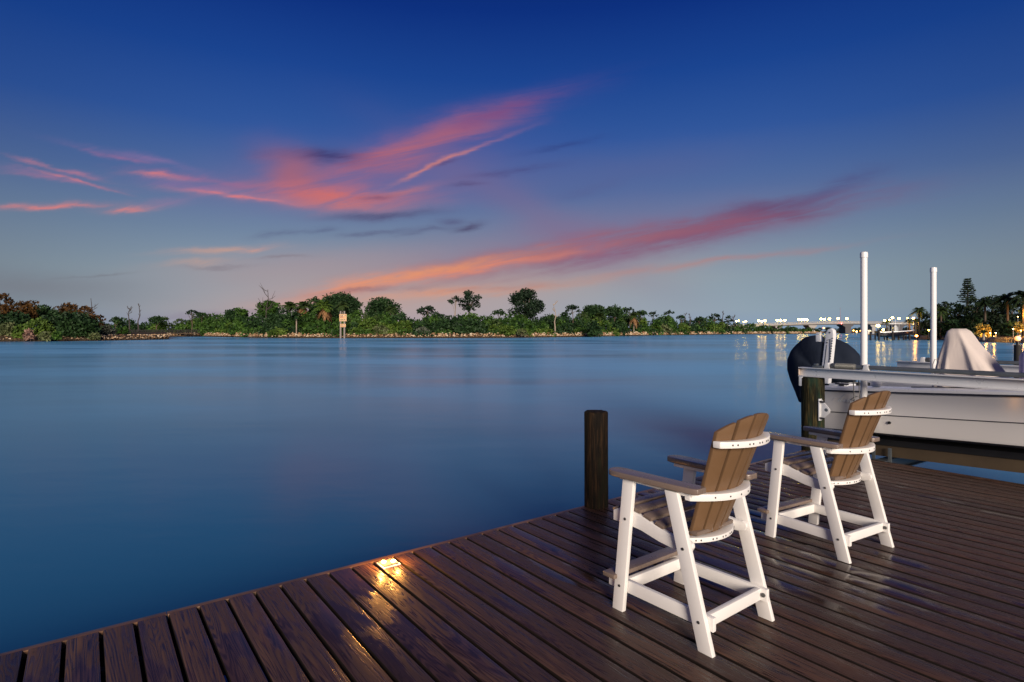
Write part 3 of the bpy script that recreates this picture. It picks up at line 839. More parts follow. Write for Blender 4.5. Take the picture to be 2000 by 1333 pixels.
# ------------------------------------------------------------------ far dock with the dark boat on its lift
def hull_loft(st, mb_out):
    """st: list of (a, half-width, dz, keel) -> near/far sides"""
    return st
DB = 142.0
fb = empty('moored_boat', (X(1748, DB), DB, WATER), R(-6), 'dark hulled open boat raised on a lift near the bridge', 'boat')
sx = DB / F
zdeck = Z(649.5, DB) - WATER
st = [(-31, .95), (-20, 1.15), (0, 1.2), (15, 1.05), (25, .7), (31.5, .06)]
rowsN = []
for a, hw in st:
    t = (a + 31) / 62.0; sh = 0.42 * t ** 1.8
    rowsN.append([(a*sx, -hw, zdeck + sh), (a*sx, -hw * .97, zdeck + sh - .28), (a*sx, -hw * .82, zdeck + sh - .9 + .35*t**3), (a*sx, 0, zdeck - 1.2 + .75*t**3), (a*sx, hw * .82, zdeck + sh - .9 + .35*t**3), (a*sx, hw, zdeck + sh)])
NAVYH = simple('navy_hull', (0.012, 0.010, 0.016), 0.25, var=0.1)
q = MB().grid(rowsN); q.add(rowsN[0], [(0, 1, 2, 3, 4, 5)])
q.build('hull', NAVYH, fb, smooth=50)
q = MB().grid([[(r[0][0], r[0][1] - .02, r[0][2] - .04), (r[0][0], r[0][1], r[0][2] + .12), (r[5][0], r[5][1], r[5][2] + .12), (r[5][0], r[5][1] + .02, r[5][2] - .04)] for r in rowsN]); q.build('deck_moulding', GEL2, fb)
MB().box(-3*sx, 4*sx, -.45, .45, zdeck, zdeck + 1.15).prism([(-.5, zdeck + 1.1), (.6, zdeck + 1.1), (.2, zdeck + 1.7), (-.3, zdeck + 1.7)], 1, -.4, .4).build('console', simple('grey_console', (.3, .33, .35), .4), fb, bevel=.05)
MB().box(-14*sx, 8*sx, -.95, .95, zdeck + 2.05, zdeck + 2.17).build('hard_top', GEL2, fb, bevel=.04)
q = MB()
for a in (-9, 4):
    for yy in (-.7, .7): q.tube([(a*sx, yy * .8, zdeck), (a*sx + .1, yy, zdeck + 2.1)], .035, 6)
q.build('top_frame', ALU, fb)
MB().tube([(-3*sx, -.9, zdeck + .2), (-3*sx, -.9, zdeck + 3.2)], .05, 6).build('antenna', PVC, fb)
MB().prism([(-33*sx, zdeck + .3), (-31*sx, zdeck + .6), (-30.5*sx, zdeck - .8), (-32*sx, zdeck - 1.1)], 1, -.25, .25).build('outboard_motor', BLACK, fb, bevel=.05)
for i, (px, dd, y0, lab) in enumerate(((1700, 141, 648, 'post by the lamp-lit dock platform'), (1716.5, 138, 646, 'thick lift piling under the stern of the dark hulled boat'), (1733, 144, 653, 'short piling under the stern half of the dark hulled boat'), (1743.5, 138, 648, 'tall lift piling amidships of the dark hulled boat'),
                                      (1755, 144, 655, 'short piling right of the amidships piling'), (1765, 145, 655, 'short piling under the bow of the dark hulled boat'), (1776.5, 139, 653, 'last lift piling past the bow of the dark hulled boat'))):
    o = MB().tube([(0, 0, -1.2), (0, 0, Z(y0, dd) - WATER)], [.24, .2], 9).build('dock_piling', PILE_DARK, smooth=50)
    o.location = (X(px, dd), dd, WATER); tag(o, lab, 'piling', 'pilings of the far boat lift')
o = empty('far_dock', (X(1712, 149), 149, WATER), 0, 'small timber dock platform behind the dark hulled boat', 'dock')
MB().box(-3.4, 11.0, -1.2, 1.2, 1.25, 1.45).build('decking', JOIST, o)
for a in (-3, -1, 1.4, 4, 7, 10): MB().tube([(a, -1.0, -1), (a, -1.0, 2.3)], .16, 7).build('support_post', PILE_DARK, o)
MB().box(-2.6, -1.7, -.5, .3, 1.45, 2.5).build('dock_box', GEL2, o, bevel=.04); MB().box(0.2, 1.0, -.5, .3, 1.45, 2.2).build('dock_box', GEL2, o, bevel=.04)
street_lamp(1715, 636.5, 147, 0.7, 'brightest white lamp on the dock behind the boat stern', LAMP_B, 0.42, name='dock_lamp')
street_lamp(1725, 644.5, 146, 0.7, 'smaller white lamp below the brightest dock lamp', LAMP_B, 0.26, name='dock_lamp')
street_lamp(1728, 626.5, 200, 0.7, 'bright lamp hidden in a small palm above the boat console', LAMP_B, 0.36, name='garden_lamp')
street_lamp(1737, 625.5, 200, 0.7, 'second lamp beside the one hidden in a small palm', LAMP_W, 0.26, name='garden_lamp')
street_lamp(1784, 622, 150, 0.4, 'yellow lamp among the palms at the edge of the trees', LAMP_Y, 0.26, name='garden_lamp')
street_lamp(1772.5, 622, 150, 0.4, 'tiny white lamp in the palm beside the yellow lamp', LAMP_W, 0.13, name='garden_lamp')
street_lamp(1790, 656.5, 140, -.3, 'orange lamp low by the water past the boat bow', LAMP_O, 0.30, name='dock_lamp')
street_lamp(1814, 645.5, 140, -.3, 'small round white lamp on a post behind the far white pole', LAMP_W, 0.14, name='garden_lamp')

# ------------------------------------------------------------------ wooded right bank, sea wall
line = [Vector((X(px, dd), dd, 0)) for px, dd in RIGHT]
rows = []
for off, z in ((0.4, 0.12), (4.0, 0.3), (40.0, 0.8), (160.0, 1.5)):
    rows.append([(p.x + off * 0.55, p.y + off, z) for p in line])
tag(MB().grid(rows).build('garden_ground', SOIL, smooth=60), kind='structure')
sw = empty('seawall', (line[0].x, line[0].y, WATER), 0, 'ribbed concrete sea wall below the lit garden', 'sea wall')
q = MB(); cap = MB()
acc = []
for a, b in zip(line[:-1], line[1:]):
    L = (b - a).length; n = int(L / 0.8); t = (b - a).normalized(); nn = Vector((t.y, -t.x, 0))
    if nn.y > 0: nn = -nn
    for i in range(n):
        p = a.lerp(b, i / n) - Vector((line[0].x, line[0].y, 0))
        for fr, o_ in ((0, 0), (.2, .0), (.3, .22), (.8, .22), (.9, 0)):
            acc.append(p + t * fr * L / n + nn * o_)
q.grid([[(p.x, p.y, -1.5) for p in acc], [(p.x, p.y, 0.72) for p in acc]]).build('sheet_wall', CONC, sw)
cl = [p - Vector((line[0].x, line[0].y, 0)) for p in line]
cap.grid([[(p.x - .1, p.y - .35, .72) for p in cl], [(p.x - .1, p.y - .35, 1.0) for p in cl], [(p.x + .3, p.y + .6, 1.0) for p in cl]]).build('wall_cap', CONC, sw)

def rt(px, top, hw, d, bottom, label, style='dense', lf='dusk', **k):
    return tree(px, top, hw, d, bottom, L_[lf], label, style, base_z=0.4, **k)
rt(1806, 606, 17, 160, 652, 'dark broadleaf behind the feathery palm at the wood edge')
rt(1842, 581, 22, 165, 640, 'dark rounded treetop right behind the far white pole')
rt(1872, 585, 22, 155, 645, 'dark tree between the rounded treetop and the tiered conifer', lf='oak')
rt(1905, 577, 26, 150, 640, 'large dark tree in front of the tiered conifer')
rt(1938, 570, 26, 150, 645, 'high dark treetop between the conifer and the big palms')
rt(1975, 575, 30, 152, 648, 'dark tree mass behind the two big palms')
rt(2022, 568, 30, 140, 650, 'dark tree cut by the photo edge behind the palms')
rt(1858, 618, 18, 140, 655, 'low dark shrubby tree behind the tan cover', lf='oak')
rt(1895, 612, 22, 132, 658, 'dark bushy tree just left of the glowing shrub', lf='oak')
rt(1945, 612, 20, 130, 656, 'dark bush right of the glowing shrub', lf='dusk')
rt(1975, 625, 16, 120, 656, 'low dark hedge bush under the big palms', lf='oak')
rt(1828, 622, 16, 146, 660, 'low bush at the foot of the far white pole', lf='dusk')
for px, top, r, dd, lb in ((1795, 598, 16, 148, 'feathery palm at the outer edge of the dark wood'), (1838, 597, 18, 142, 'green palm just right of the far white pole'), (1776, 622, 9, 151, 'small amber-lit palm over the boat bow'),
                           (1788, 621, 8, 154, 'small palm glowing beside the yellow lamp'), (1732, 623, 9, 202, 'small bright-lit palm above the boat console'),
                           (1968, 568, 26, 122, 'big palm with amber-lit lower fronds'), (2000, 563, 28, 118, 'biggest palm at the photo edge'), (1924, 582, 20, 134, 'tall dusky palm right of the tiered conifer')):
    palm(px, top, r, dd, lb, leafm=L_['palm'] if r < 20 else L_['dusk'], base_z=0.4, n=44, trunk=0.22, width=0.17, droop=0.62, bark=BARK, cat='palm')
# tiered conifer
o = empty('norfolk_pine', (X(1890, 168), 168, 0.4), 0, 'tiered dark conifer standing highest above the wood', 'conifer')
h = Z(545, 168) - .4; w = 14.5 * 168 / F
q = MB().tube([(0, 0, -.4), (0, 0, h * .6), (0, 0, h)], [.35, .25, .05], 7); lob = []
for i in range(12):
    t = i / 11.0; z = h - 0.25 - t * 6.8; rr0 = w * min(1.0, 0.34 + 0.9 * t)
    for k in range(7):
        rr = rr0 * random.uniform(.62, 1.12)
        if random.random() < .12: continue
       
        an = k * 0.8976 + i * .4; e = (math.cos(an) * rr, math.sin(an) * rr, z + rr * .22)
        q.tube([(0, 0, z), e], [.07, .03], 4)
        for u_ in (.45, .7, .95): lob.append(((e[0] * u_, e[1] * u_, z + rr * .22 * u_), (.34, .34, .13)))
q.build('trunk', BARK_DEAD, o)
V, Q = leaves(lob, 0.34, 4.0); mesh_np('crown', V, Q, L_['dusk'], o)
# glowing shrub with its ground lamps
shrub(1913, 631, 9, 113, L_['gold'], 'glowing golden shrub lit from the ground, the left of a pair', 655, base_z=.3, size=.32)
shrub(1927, 633, 8, 113.5, L_['gold'], 'glowing golden shrub beside the larger glowing one', 655, base_z=.3, size=.32)
palm(1921, 644, 7, 110, 'small dark spiky plant in front of the glowing shrubs', leafm=L_['oak'], base_z=.3, n=18, name='agave_plant', cat='plant')
shrub(1990, 628, 9, 112, L_['gold'], 'golden lit shrub above the starry orange lamp', 645, base_z=.3, size=.32)
UPL = emis('ground_lamp_glow', (1.0, 0.55, 0.15), 8.0)
def uplight(px, d, z, power, r, label, dy=-1.6, dz=0.5):
    o = empty('ground_lamp', (X(px, d), d + dy, z), 0, label, 'lamp', 'ground lamps in the garden')
    MB().tube([(0, 0, -.05), (0, 0, .12)], .12, 8).build('housing', BLACK, o); MB().sphere((0, 0, .14), .09, 8, 4, (1, 1, .5)).build('lens', UPL, o)
    ld = bpy.data.lights.new('ground_lamp_light', 'POINT'); ld.energy = power; ld.color = (1.0, .44, .07); ld.shadow_soft_size = .15
    lo = link(bpy.data.objects.new('ground_lamp_light', ld), o); lo.location = (0, 0, dz)
uplight(1913, 113, .4, 330, .1, 'ground lamp lighting the larger glowing shrub')
uplight(1928, 113.5, .4, 260, .1, 'ground lamp lighting the smaller glowing shrub')
uplight(1987, 112, .4, 330, .1, 'ground lamp below the golden lit shrub')
uplight(1966, 121, .5, 700, .1, 'ground lamp under the amber-lit palm', -3.2, 4.5)
uplight(1782, 150, .4, 500, .1, 'ground lamp under the small amber-lit palms', -1.0, 3.0)
for px, py, dd, lb in ((1934, 650.5, 112, 'tiny white garden lamp right of the glowing shrubs'), (1945, 650.5, 112, 'tiny white garden lamp past the glowing shrubs'), (1979, 643, 112, 'small yellow path lamp beside the golden lit shrub'), (1988, 619, 116, 'small porch lamp between the palm trunks'), (1994, 646, 108, 'yellow lamp just above the starry orange lamp')):
    street_lamp(px, py, dd, .3, lb, LAMP_Y, 0.10 if py > 620 else .08, name='garden_lamp')
# lamp on a piling close by
o = empty('lamp_piling', (X(1988, 23.0), 23.0, WATER), 0, 'black piling topped by a glaring orange lamp', 'piling lamp')
MB().tube([(0, 0, -1.5), (0, 0, Z(674, 23) - WATER)], [.135, .125], 14).build('piling', PILE_DARK, o, smooth=50)
MB().tube([(0, 0, Z(674, 23) - WATER), (0, 0, Z(667, 23) - WATER)], [.06, .05], 10).build('lamp_base', BLACK, o)
MB().sphere((0, 0, Z(661.5, 23) - WATER), .105, 14, 8).build('lamp_globe', emis('globe_orange', (1, .32, .045), 2.2), o, smooth=80)

# ------------------------------------------------------------------ the dock
OX, OY = -2.241, 2.852
UA = math.atan2(0.5997, 0.8001)
def D(u, v, z=0.0):
    return (OX + .8001*u + .5997*v, OY + .5997*u - .8001*v, z)
dock = empty('dock', (OX, OY, 0), UA, 'wet dark brown plank dock in front of the water', 'dock')
PITCH = 0.148
Vs, Qs, k = [], [], 0; SV, SQ, MI = [], [], []
prof = [(-.0655, -.038), (.0655, -.038), (.0655, -.006), (.0638, -.0017), (.0600, 0.0), (-.0600, 0.0), (-.0638, -.0017), (-.0655, -.006)]
NSEG = 22
for i in range(-30, 52):
    cx = (i + .5) * PITCH; tilt = random.gauss(0, .005); dz = random.gauss(0, .0008)
    w = 1 + random.gauss(0, .012); v0 = -.002 + random.gauss(0, .0025); ph = random.uniform(0, 6.28); cup = random.gauss(0.0006, .0005); sw_ = random.gauss(0, .0012)
    for j in range(NSEG + 1):
        v = v0 + (7.0 - v0) * j / NSEG
        for (a, b) in prof:
            tw = tilt + 0.004 * math.sin(v * .9 + ph)
            Vs.append((cx + a * w + sw_ * math.sin(v * 1.3 + ph), -v, b + dz + a * tw + .0008 * math.sin(v * 1.9 + ph * 2) - (cup if abs(a) < .064 and b == 0 else 0)))
        if j:
            for q_ in range(8):
                q2 = (q_ + 1) % 8
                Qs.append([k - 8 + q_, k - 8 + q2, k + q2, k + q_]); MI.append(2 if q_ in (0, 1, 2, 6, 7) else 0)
        k += 8
    Qs += [[k - 8 + 7, k - 8 + 6, k - 8 + 5, k - 8 + 4], [k - 8 + 7, k - 8 + 4, k - 8 + 3, k - 8 + 0], [k - 8 + 3, k - 8 + 2, k - 8 + 1, k - 8]]
    for v in (.04, .32, .95, 1.7, 2.5, 3.3):
        for a in (-.043, .043):
            a_ = a + random.gauss(0, .004); v_ = v + random.gauss(0, .005); tw = tilt + 0.004 * math.sin(v_ * .9 + ph)
            zz = dz + a_ * tw + .0008 * math.sin(v_ * 1.9 + ph * 2) - cup + .0007
            x_ = cx + a_ * w + sw_ * math.sin(v_ * 1.3 + ph); n_ = len(SV); r_ = .0044
            SV += [(x_ + r_ * math.cos(g * 1.0472), -v_ + r_ * math.sin(g * 1.0472), zz) for g in range(6)]
            SQ += [[n_, n_ + 1, n_ + 2, n_ + 3], [n_, n_ + 3, n_ + 4, n_ + 5]]
    k0 = k - 8 * (NSEG + 1)
    MI += [0] * 6
    Qs += [[k0 + 4, k0 + 5, k0 + 6, k0 + 7], [k0 + 0, k0 + 3, k0 + 4, k0 + 7], [k0, k0 + 1, k0 + 2, k0 + 3]]
dk = mesh_np('decking', np.array(Vs + SV), np.array(Qs + [[j + len(Vs) for j in f] for f in SQ]), [DECK, SCREW, DECK_GAP_SHADE], dock, mi=MI + [1] * len(SQ))
dk.data.polygons.foreach_set('use_smooth', [True] * len(dk.data.polygons)); dk.data.set_sharp_from_angle(angle=R(30))
u_end = 52 * PITCH
MB().box(-4.6, 3 * PITCH - .002, .005, .047, -.24, -.002).box(3 * PITCH + .002, u_end + .05, .005, .047, -.24, -.003).build('fascia', FASCIA, dock, bevel=.003)
MB().box(-4.6, u_end, -.034, .0045, -.25, -.0405).build('joist', DECK_GAP_SHADE, dock)  # strip added behind the fascia in the shade colour, darkens the lit gap ends
q = MB()
for v in (.32, .95, 1.7, 2.5, 3.3, 4.1, 4.9, 5.7, 6.5): q.box(-4.5, u_end - .03, -v - .022, -v + .022, -.25, -.042)
q.build('joist', JOIST, dock)
MB().box(u_end + .006, u_end + .044, -7.0, .0, -.24, -.012).build('fascia', FASCIA, dock, bevel=.003)

# recessed dock lamp at the edge
dl = empty('deck_lamp', D(1.702, .095, 0), UA, 'glowing amber glass lamp set into the edge of the planks', 'lamp')
MB().box(-.062, .062, -.058, .058, -.03, .004).build('housing', ALU, dl, bevel=.003)
MB().box(-.052, .052, -.048, .048, .0045, .013).build('glass_block', simple('lamp_glass', (.22, .19, .15), .15), dl, bevel=.003)
LED = emis('led_amber', (1.0, .60, .22), 14.0)
for a, b in ((-.03, .012), (.028, -.012)):
    MB().sphere((a, b, .016), .017, 10, 6, (1, 1, .55)).build('led', LED, dl, smooth=80)
for a, b, e in ((-.05, -.01, 2.6), (.05, -.03, 2.6)):
    ld = bpy.data.lights.new('led_light', 'POINT'); ld.energy = e * 1.35; ld.color = (1, .42, .08); ld.shadow_soft_size = .012
    lo = link(bpy.data.objects.new('led_light', ld), dl); lo.location = (a, b, .06)

# ------------------------------------------------------------------ pilings
def piling(name, loc, r, z0, z1, mat, label, lip=.012):
    rows = []; seg = 36; nz = 26
    ph = [random.uniform(0, 6.28) for _ in range(6)]
    def rad(an, z): return r * (1 + .018 * math.sin(3*an + ph[0] + z*1.3) + .014 * math.sin(7*an + ph[1] + z*.8) + .008 * math.sin(13*an + ph[2]) + .01 * math.sin(z*4 + ph[3]))
    zs = [z0 + (z1 - lip - z0) * i / nz for i in range(nz + 1)]
    for z in zs: rows.append([(rad(2*math.pi*k/seg, z)*math.cos(2*math.pi*k/seg), rad(2*math.pi*k/seg, z)*math.sin(2*math.pi*k/seg), z) for k in range(seg)])
    for f, dz in ((.97, .5), (.9, .95), (.6, 1.05), (.25, .9)):
        rows.append([(rad(2*math.pi*k/seg, z1)*f*math.cos(2*math.pi*k/seg), rad(2*math.pi*k/seg, z1)*f*math.sin(2*math.pi*k/seg), z1 - lip + lip*dz + random.uniform(-.002, .002)) for k in range(seg)])
    q = MB().grid(rows, close=True); n = len(rows); q.add(rows[-1], [tuple(range(seg))])
    o = q.build(name, mat, smooth=50); o.location = loc
    return tag(o, label, 'piling')
piling('mooring_piling', (X(1164, 5.06), 5.06, 0), .104, -2.6, .84, PILE_BROWN, 'short dark mooring piling rising from the dock edge beside the chairs')
LX, LY = 3.94, 7.47
piling('lift_piling', (LX, LY, 0), .137, -2.6, .945, PILE_GREEN, 'thick mossy green piling carrying the white lift beam')

# ------------------------------------------------------------------ chairs
def chair():
    c = empty('adirondack_chair', (0, 0, 0))
    def leg(pts, s):
        q = MB().prism(pts, 0, s * .262, s * .291)
        return q.build('leg', POLY_WHITE, c, bevel=.004)
    def bolt(par, s, y, z, r=.0085):
        MB().tube([(s * .289, y, z), (s * .2945, y, z)], [r, r * .8], 10).build('bolt', BOLT, par, smooth=40)
    for s in (-1, 1):
        fl = leg([(.224, 0), (.298, 0), (.222, .738), (.148, .738)], s)
        bolt(fl, s, .205, .52); bolt(fl, s, .246, .14)
        rl = leg([(-.334, 0), (-.254, 0), (-.056, .738), (-.132, .738)], s)
        bolt(rl, s, -.168, .468); bolt(rl, s, -.258, .14)
        # curved seat rail, rounded tail
        top = [(.318, .538), (.245, .572), (.15, .560), (.05, .532), (-.06, .508), (-.13, .500), (-.178, .502), (-.198, .492), (-.202, .474)]
        bot = [(-.190, .452), (-.15, .442), (-.08, .439), (0, .448), (.12, .474), (.2, .480), (.318, .480)]
        MB().prism(top + bot, 0, s * .234, s * .2605).build('seat_rail', POLY_WHITE, c, bevel=.004)
        MB().prism([(.352, .104), (.352, .172), (-.318, .172), (-.318, .104)], 0, s * .234, s * .2605).build('side_rail', POLY_WHITE, c, bevel=.004)
        MB().box(s * .228, s * .2605, -.20, .27, .722, .7445).build('arm_cleat', POLY_WHITE, c, bevel=.003)
        arm = [(.19, -.230), (.205, -.244), (.272, -.244), (.288, -.218), (.308, .0), (.320, .20), (.320, .275), (.306, .312), (.280, .328), (.246, .328), (.220, .312), (.208, .27), (.206, .14), (.200, -.08)]
        MB().prism([(s * a, b) for a, b in arm], 2, .746, .776).build('armrest', POLY_UMBER, c, bevel=.006, seg=3)
    # seat slats follow the rail curve
    q = MB()
    for y, z, tl in ((.300, .548, -22), (.232, .583, 2), (.157, .573, 12), (.080, .553, 16), (.003, .531, 15), (-.072, .517, 8), (-.140, .512, 3)):
        Mx = Matrix.Translation((0, y, z)) @ Matrix.Rotation(R(tl), 4, 'X')
        hx = .258 if y > -.05 else .165
        q.box(-hx, hx, -.0265, .0265, -.010, .012, Mx)
    q.build('seat', POLY_UMBER, c, bevel=.005, seg=2)
    # backrest: five fanned slats on a shallow arc
    def yb(x, z): return -.078 - .395 * (z - .5) - .068 * (1 - (x / .22) ** 2)
    q = MB(); xs = [-1, -.6, -.2, .2, .6, 1]
    for i in range(5):
        rows_f, rows_b = [], []
        nz = 9
        for j in range(nz + 1):
            t = j / nz
            rf, rb = [], []
            for e in (0, .33, .67, 1):
                f0 = xs[i] + .036; f1 = xs[i+1] - .036; f = f0 + (f1 - f0) * e
                zt = 1.145 - .090 * f * f
                z = .492 + (zt - .492) * t
                x = f * (.168 + .066 * (z - .49) / .6)
                k_ = x / f if abs(f) > 1e-6 else .2; yv = yb(f0 * k_, z) * (1 - e) + yb(f1 * k_, z) * e
                rf.append((x, yv, z)); rb.append((x, yv - .021, z))
            rows_f.append(rf); rows_b.append(rb)
        loop = []
        for j in range(nz + 1): loop.append(rows_f[j] + rows_b[j][::-1])
        q.grid(loop, close=True); q.add(loop[0], [tuple(range(8))]); q.add(loop[-1], [tuple(range(8))])
    q.build('backrest', POLY_BROWN, c, bevel=.004)
    def brace(z, h, ext, wid, tap):
        rows = []; n = 20
        for k in range(n + 1):
            x = -ext + 2 * ext * k / n
            yi = yb(x, z) - .022
            w = wid * (1 - tap * abs(x / ext) ** 2.5)
            rows.append([(x, yi, z - h/2), (x, yi, z + h/2), (x, yi - w, z + h/2), (x, yi - w, z - h/2)])
        q = MB().grid(rows, close=True); q.add(rows[0], [(0, 1, 2, 3)]); q.add(rows[-1], [(0, 1, 2, 3)])
        q2 = MB()
        for f in (-.86, -.74, -.42, -.30, -.06, .06, .30, .42, .74, .86) if h < .034 else (-.8, -.4, 0, .4, .8):
            x = f * .2; w = wid * (1 - tap * abs(x / ext) ** 2.5); y = yb(x, z) - .022 - w
            q2.tube([(x, y + .004, z), (x, y - .0012, z)], .0048, 8)
        merge_build('back_brace', q, POLY_WHITE, q2, SCREW, c, .004)
    brace(1.000, .032, .226, .050, .2)
    brace(.722, .036, .262, .055, .45)
    brace(.482, .026, .235, .055, .4)
    # footrest, aprons
    MB().box(-.318, .318, .262, .345, .1735, .198).build('footrest', POLY_UMBER, c, bevel=.005)
    MB().box(-.2335, .2335, .225, .252, .104, .170).build('stretcher', POLY_WHITE, c, bevel=.004)
    MB().box(-.2335, .2335, -.285, -.257, .108, .170).build('stretcher', POLY_WHITE, c, bevel=.004)
    for s in (-1, 1):
        MB().tube([(s * .2330, -.30, .140), (s * .2240, -.30, .140)], [.012, .011], 6).build('bolt', BOLT, c)
    return c
c1 = chair()
c1.location = D(2.745, 1.700); c1.rotation_euler = (0, 0, R(37.6))
tag(c1, 'larger tall white armchair with brown slatted back beside the mooring piling', 'chair', 'tall armchairs on the dock')
c2 = copy_tree(c1)
c2.location = D(4.475, 1.640); c2.rotation_euler = (0, 0, R(30.8))
tag(c2, 'smaller tall white armchair with brown slatted back in front of the boat', 'chair', 'tall armchairs on the dock')

# ------------------------------------------------------------------ boat lift
AX = math.atan2(-.835, .55)
def Lw(a, b, z=0.0): return (LX + .55*a + .835*b, LY - .835*a + .55*b, z)
lift = empty('boat_lift', (LX, LY, 0), AX, 'white beam boat lift with grey drive pipes holding the white boat', 'boat lift')
def ibeam(q, x0, x1, yc, z0, z1, fw, t):
    pr = [(-fw, z0), (fw, z0), (fw, z0 + t), (t * .4, z0 + t * 1.2), (t * .4, z1 - t * 1.2), (fw, z1 - t), (fw, z1), (-fw, z1), (-fw, z1 - t), (-t * .4, z1 - t * 1.2), (-t * .4, z0 + t * 1.2), (-fw, z0 + t)]
    return q.prism([(yc + a, b) for a, b in pr], 0, x0, x1)
def inclined(o, a0, s):   # tiny helper: pitch a part bow up about a0
    o.location = (0, 0, 0); return o
FARB = 2.78
for yb_ in (0.0, FARB):
    b_ = ibeam(MB(), -.16, 4.4, yb_, .950, 1.072, .062, .012).build('top_beam', ALU, lift, bevel=.002)
    if yb_ == 0:
        MB().box(-.166, -.1605, -.045, .045, .965, 1.058).build('end_plate', simple('rusty_plate', (.45, .36, .30), .6, var=.5, scale=30), b_, bevel=.001)
    q = MB().tube([(.52, yb_, 1.108), (4.4, yb_, 1.108)], .026, 16)
    q.build('drive_pipe', GALV, lift, smooth=50)
    q = MB()
    for a in (.20, .665, 3.2):
        q.prism([(a - .035, 1.073), (a + .035, 1.073), (a + .026, 1.125), (a + .014, 1.145), (a - .014, 1.145), (a - .026, 1.125)], 1, yb_ - .035, yb_ + .035)
    q.build('pipe_bearing', ALU, lift, bevel=.004)
    rr = [(.235, .02), (.25, .034), (.30, .035)] + [(.30 + i * .0045, .034 + .003 * (i % 2)) for i in range(1, 50)] + [(.53, .031), (.55, .026)]
    MB().tube([(a, yb_, 1.108) for a, r in rr], [r for a, r in rr], 16).build('cable_winder', WINDER, lift, smooth=50)
MB().box(.02, .15, -.05, .05, 1.073, 1.10).box(.03, .07, -.03, .03, 1.10, 1.125).build('gear_housing', GALV, lift, bevel=.006)
MB().box(.86, 1.02, FARB - .06, FARB + .06, 1.145, 1.20).box(.60, .84, FARB - .05, FARB + .05, 1.12, 1.19).build('lift_motor', GALV, lift, bevel=.012)
for a in (.50, .565):
    MB().tube([(a, .0, 1.075), (a + .012, .10, -.05)], .0065, 6).build('cable', CABLE, lift)
# brackets on the piling
q = MB().box(-.118, -.068, -.118, -.108, .83, .952); q.build('strap', ALU, lift, bevel=.002)
def pile_bracket():
    q = MB()
    q.prism([(.128, .40), (.128, .68), (.148, .68), (.245, .575), (.262, .545), (.258, .515), (.148, .40)], 1, -.072, -.060)
    q.prism([(.124, .40), (.142, .40), (.142, .68), (.124, .68)], 1, -.095, -.035)
    return q.build('pile_bracket', ALU, lift, bevel=.003)
pb = pile_bracket()
for z in (.645, .435): MB().tube([(.13, -.082, z), (.20, -.090, z)], [.014, .010], 8).build('bolt', BOLT, pb)
MB().tube([(.215, -.0735, .545), (.215, -.058, .545)], [.022, .022], 12).build('sheave_pin', GALV, pb)
# cradle below the boat
PITCHZ = .050
def pz(a): return PITCHZ * a
for yb_, nm in ((.72, 0), (2.06, 1)):
    q = MB(); P0, P1 = -.25, 4.3
    q.add([(P0, yb_ - .07, .05 + pz(P0)), (P1, yb_ - .07, .05 + pz(P1)), (P1, yb_ + .07, .05 + pz(P1)), (P0, yb_ + .07, .05 + pz(P0)), (P0, yb_ - .07, -.094 + pz(P0)), (P1, yb_ - .07, -.094 + pz(P1)), (P1, yb_ + .07, -.094 + pz(P1)), (P0, yb_ + .07, -.094 + pz(P0))],
          [(0, 1, 2, 3), (7, 6, 5, 4), (0, 4, 5, 1), (1, 5, 6, 2), (2, 6, 7, 3), (3, 7, 4, 0)])
    q.build('bunk', JOIST, lift, bevel=.004)
    q = MB(); q.add([(P0, yb_ - .085, .05 + pz(P0)), (P1, yb_ - .085, .05 + pz(P1)), (P1, yb_ + .085, .125 + pz(P1)), (P0, yb_ + .085, .125 + pz(P0)), (P0, yb_ - .085, .125 + pz(P0)), (P1, yb_ - .085, .125 + pz(P1)), (P1, yb_ + .085, .185 + pz(P1)), (P0, yb_ + .085, .185 + pz(P0))],
          [(3, 2, 1, 0), (4, 5, 6, 7), (0, 1, 5, 4), (1, 2, 6, 5), (2, 3, 7, 6), (3, 0, 4, 7)])
    q.build('bunk_carpet', BLACK, lift)
for a in (.56, 3.7):
    ibeam_q = MB()
    pr = [(p_[0], p_[1] + .09) for p_ in [(-.06, -.36), (.06, -.36), (.06, -.35), (.006, -.345), (.006, -.215), (.06, -.21), (.06, -.20), (-.06, -.20), (-.06, -.21), (-.006, -.215), (-.006, -.345), (-.06, -.35)]]
    ibeam_q.prism([(a + p, z) for p, z in pr], 1, .10, FARB - .1)
    ibeam_q.build('cradle_beam', GALV, lift)
for a in (.45, .66):
    MB().prism([(a - .022, -.44), (a + .022, -.44), (a + .022, .06), (a - .022, .06)], 1, .60 if a > .5 else .64, .61 if a > .5 else .65).build('bunk_bracket', GALV, lift, bevel=.002)
MB().box(.25, .75, .30, .62, -.30, -.26).build('bunk_step', JOIST, lift)

# guide poles
for (a, b, zt, lab) in ((.53, .22, 2.545, 'taller white plastic guide pole standing in front of the boat hull'), (.44, 2.5, 2.50, 'white plastic guide pole beside the tan cover on the far side of the boat')):
    o = empty('guide_pole', Lw(a, b, -.25), 0, lab, 'guide pole', 'guide poles of the boat lift')
    MB().tube([(0, 0, 0), (0, 0, zt + .25 - .05)], .0385, 20).build('pipe', PVC, o, smooth=50)
    MB().tube([(0, 0, zt + .25 - .075), (0, 0, zt + .25 - .03), (0, 0, zt + .25 - .008), (0, 0, zt + .25)], [.0445, .0445, .040, .022], 20).build('cap', PVC, o, smooth=50)

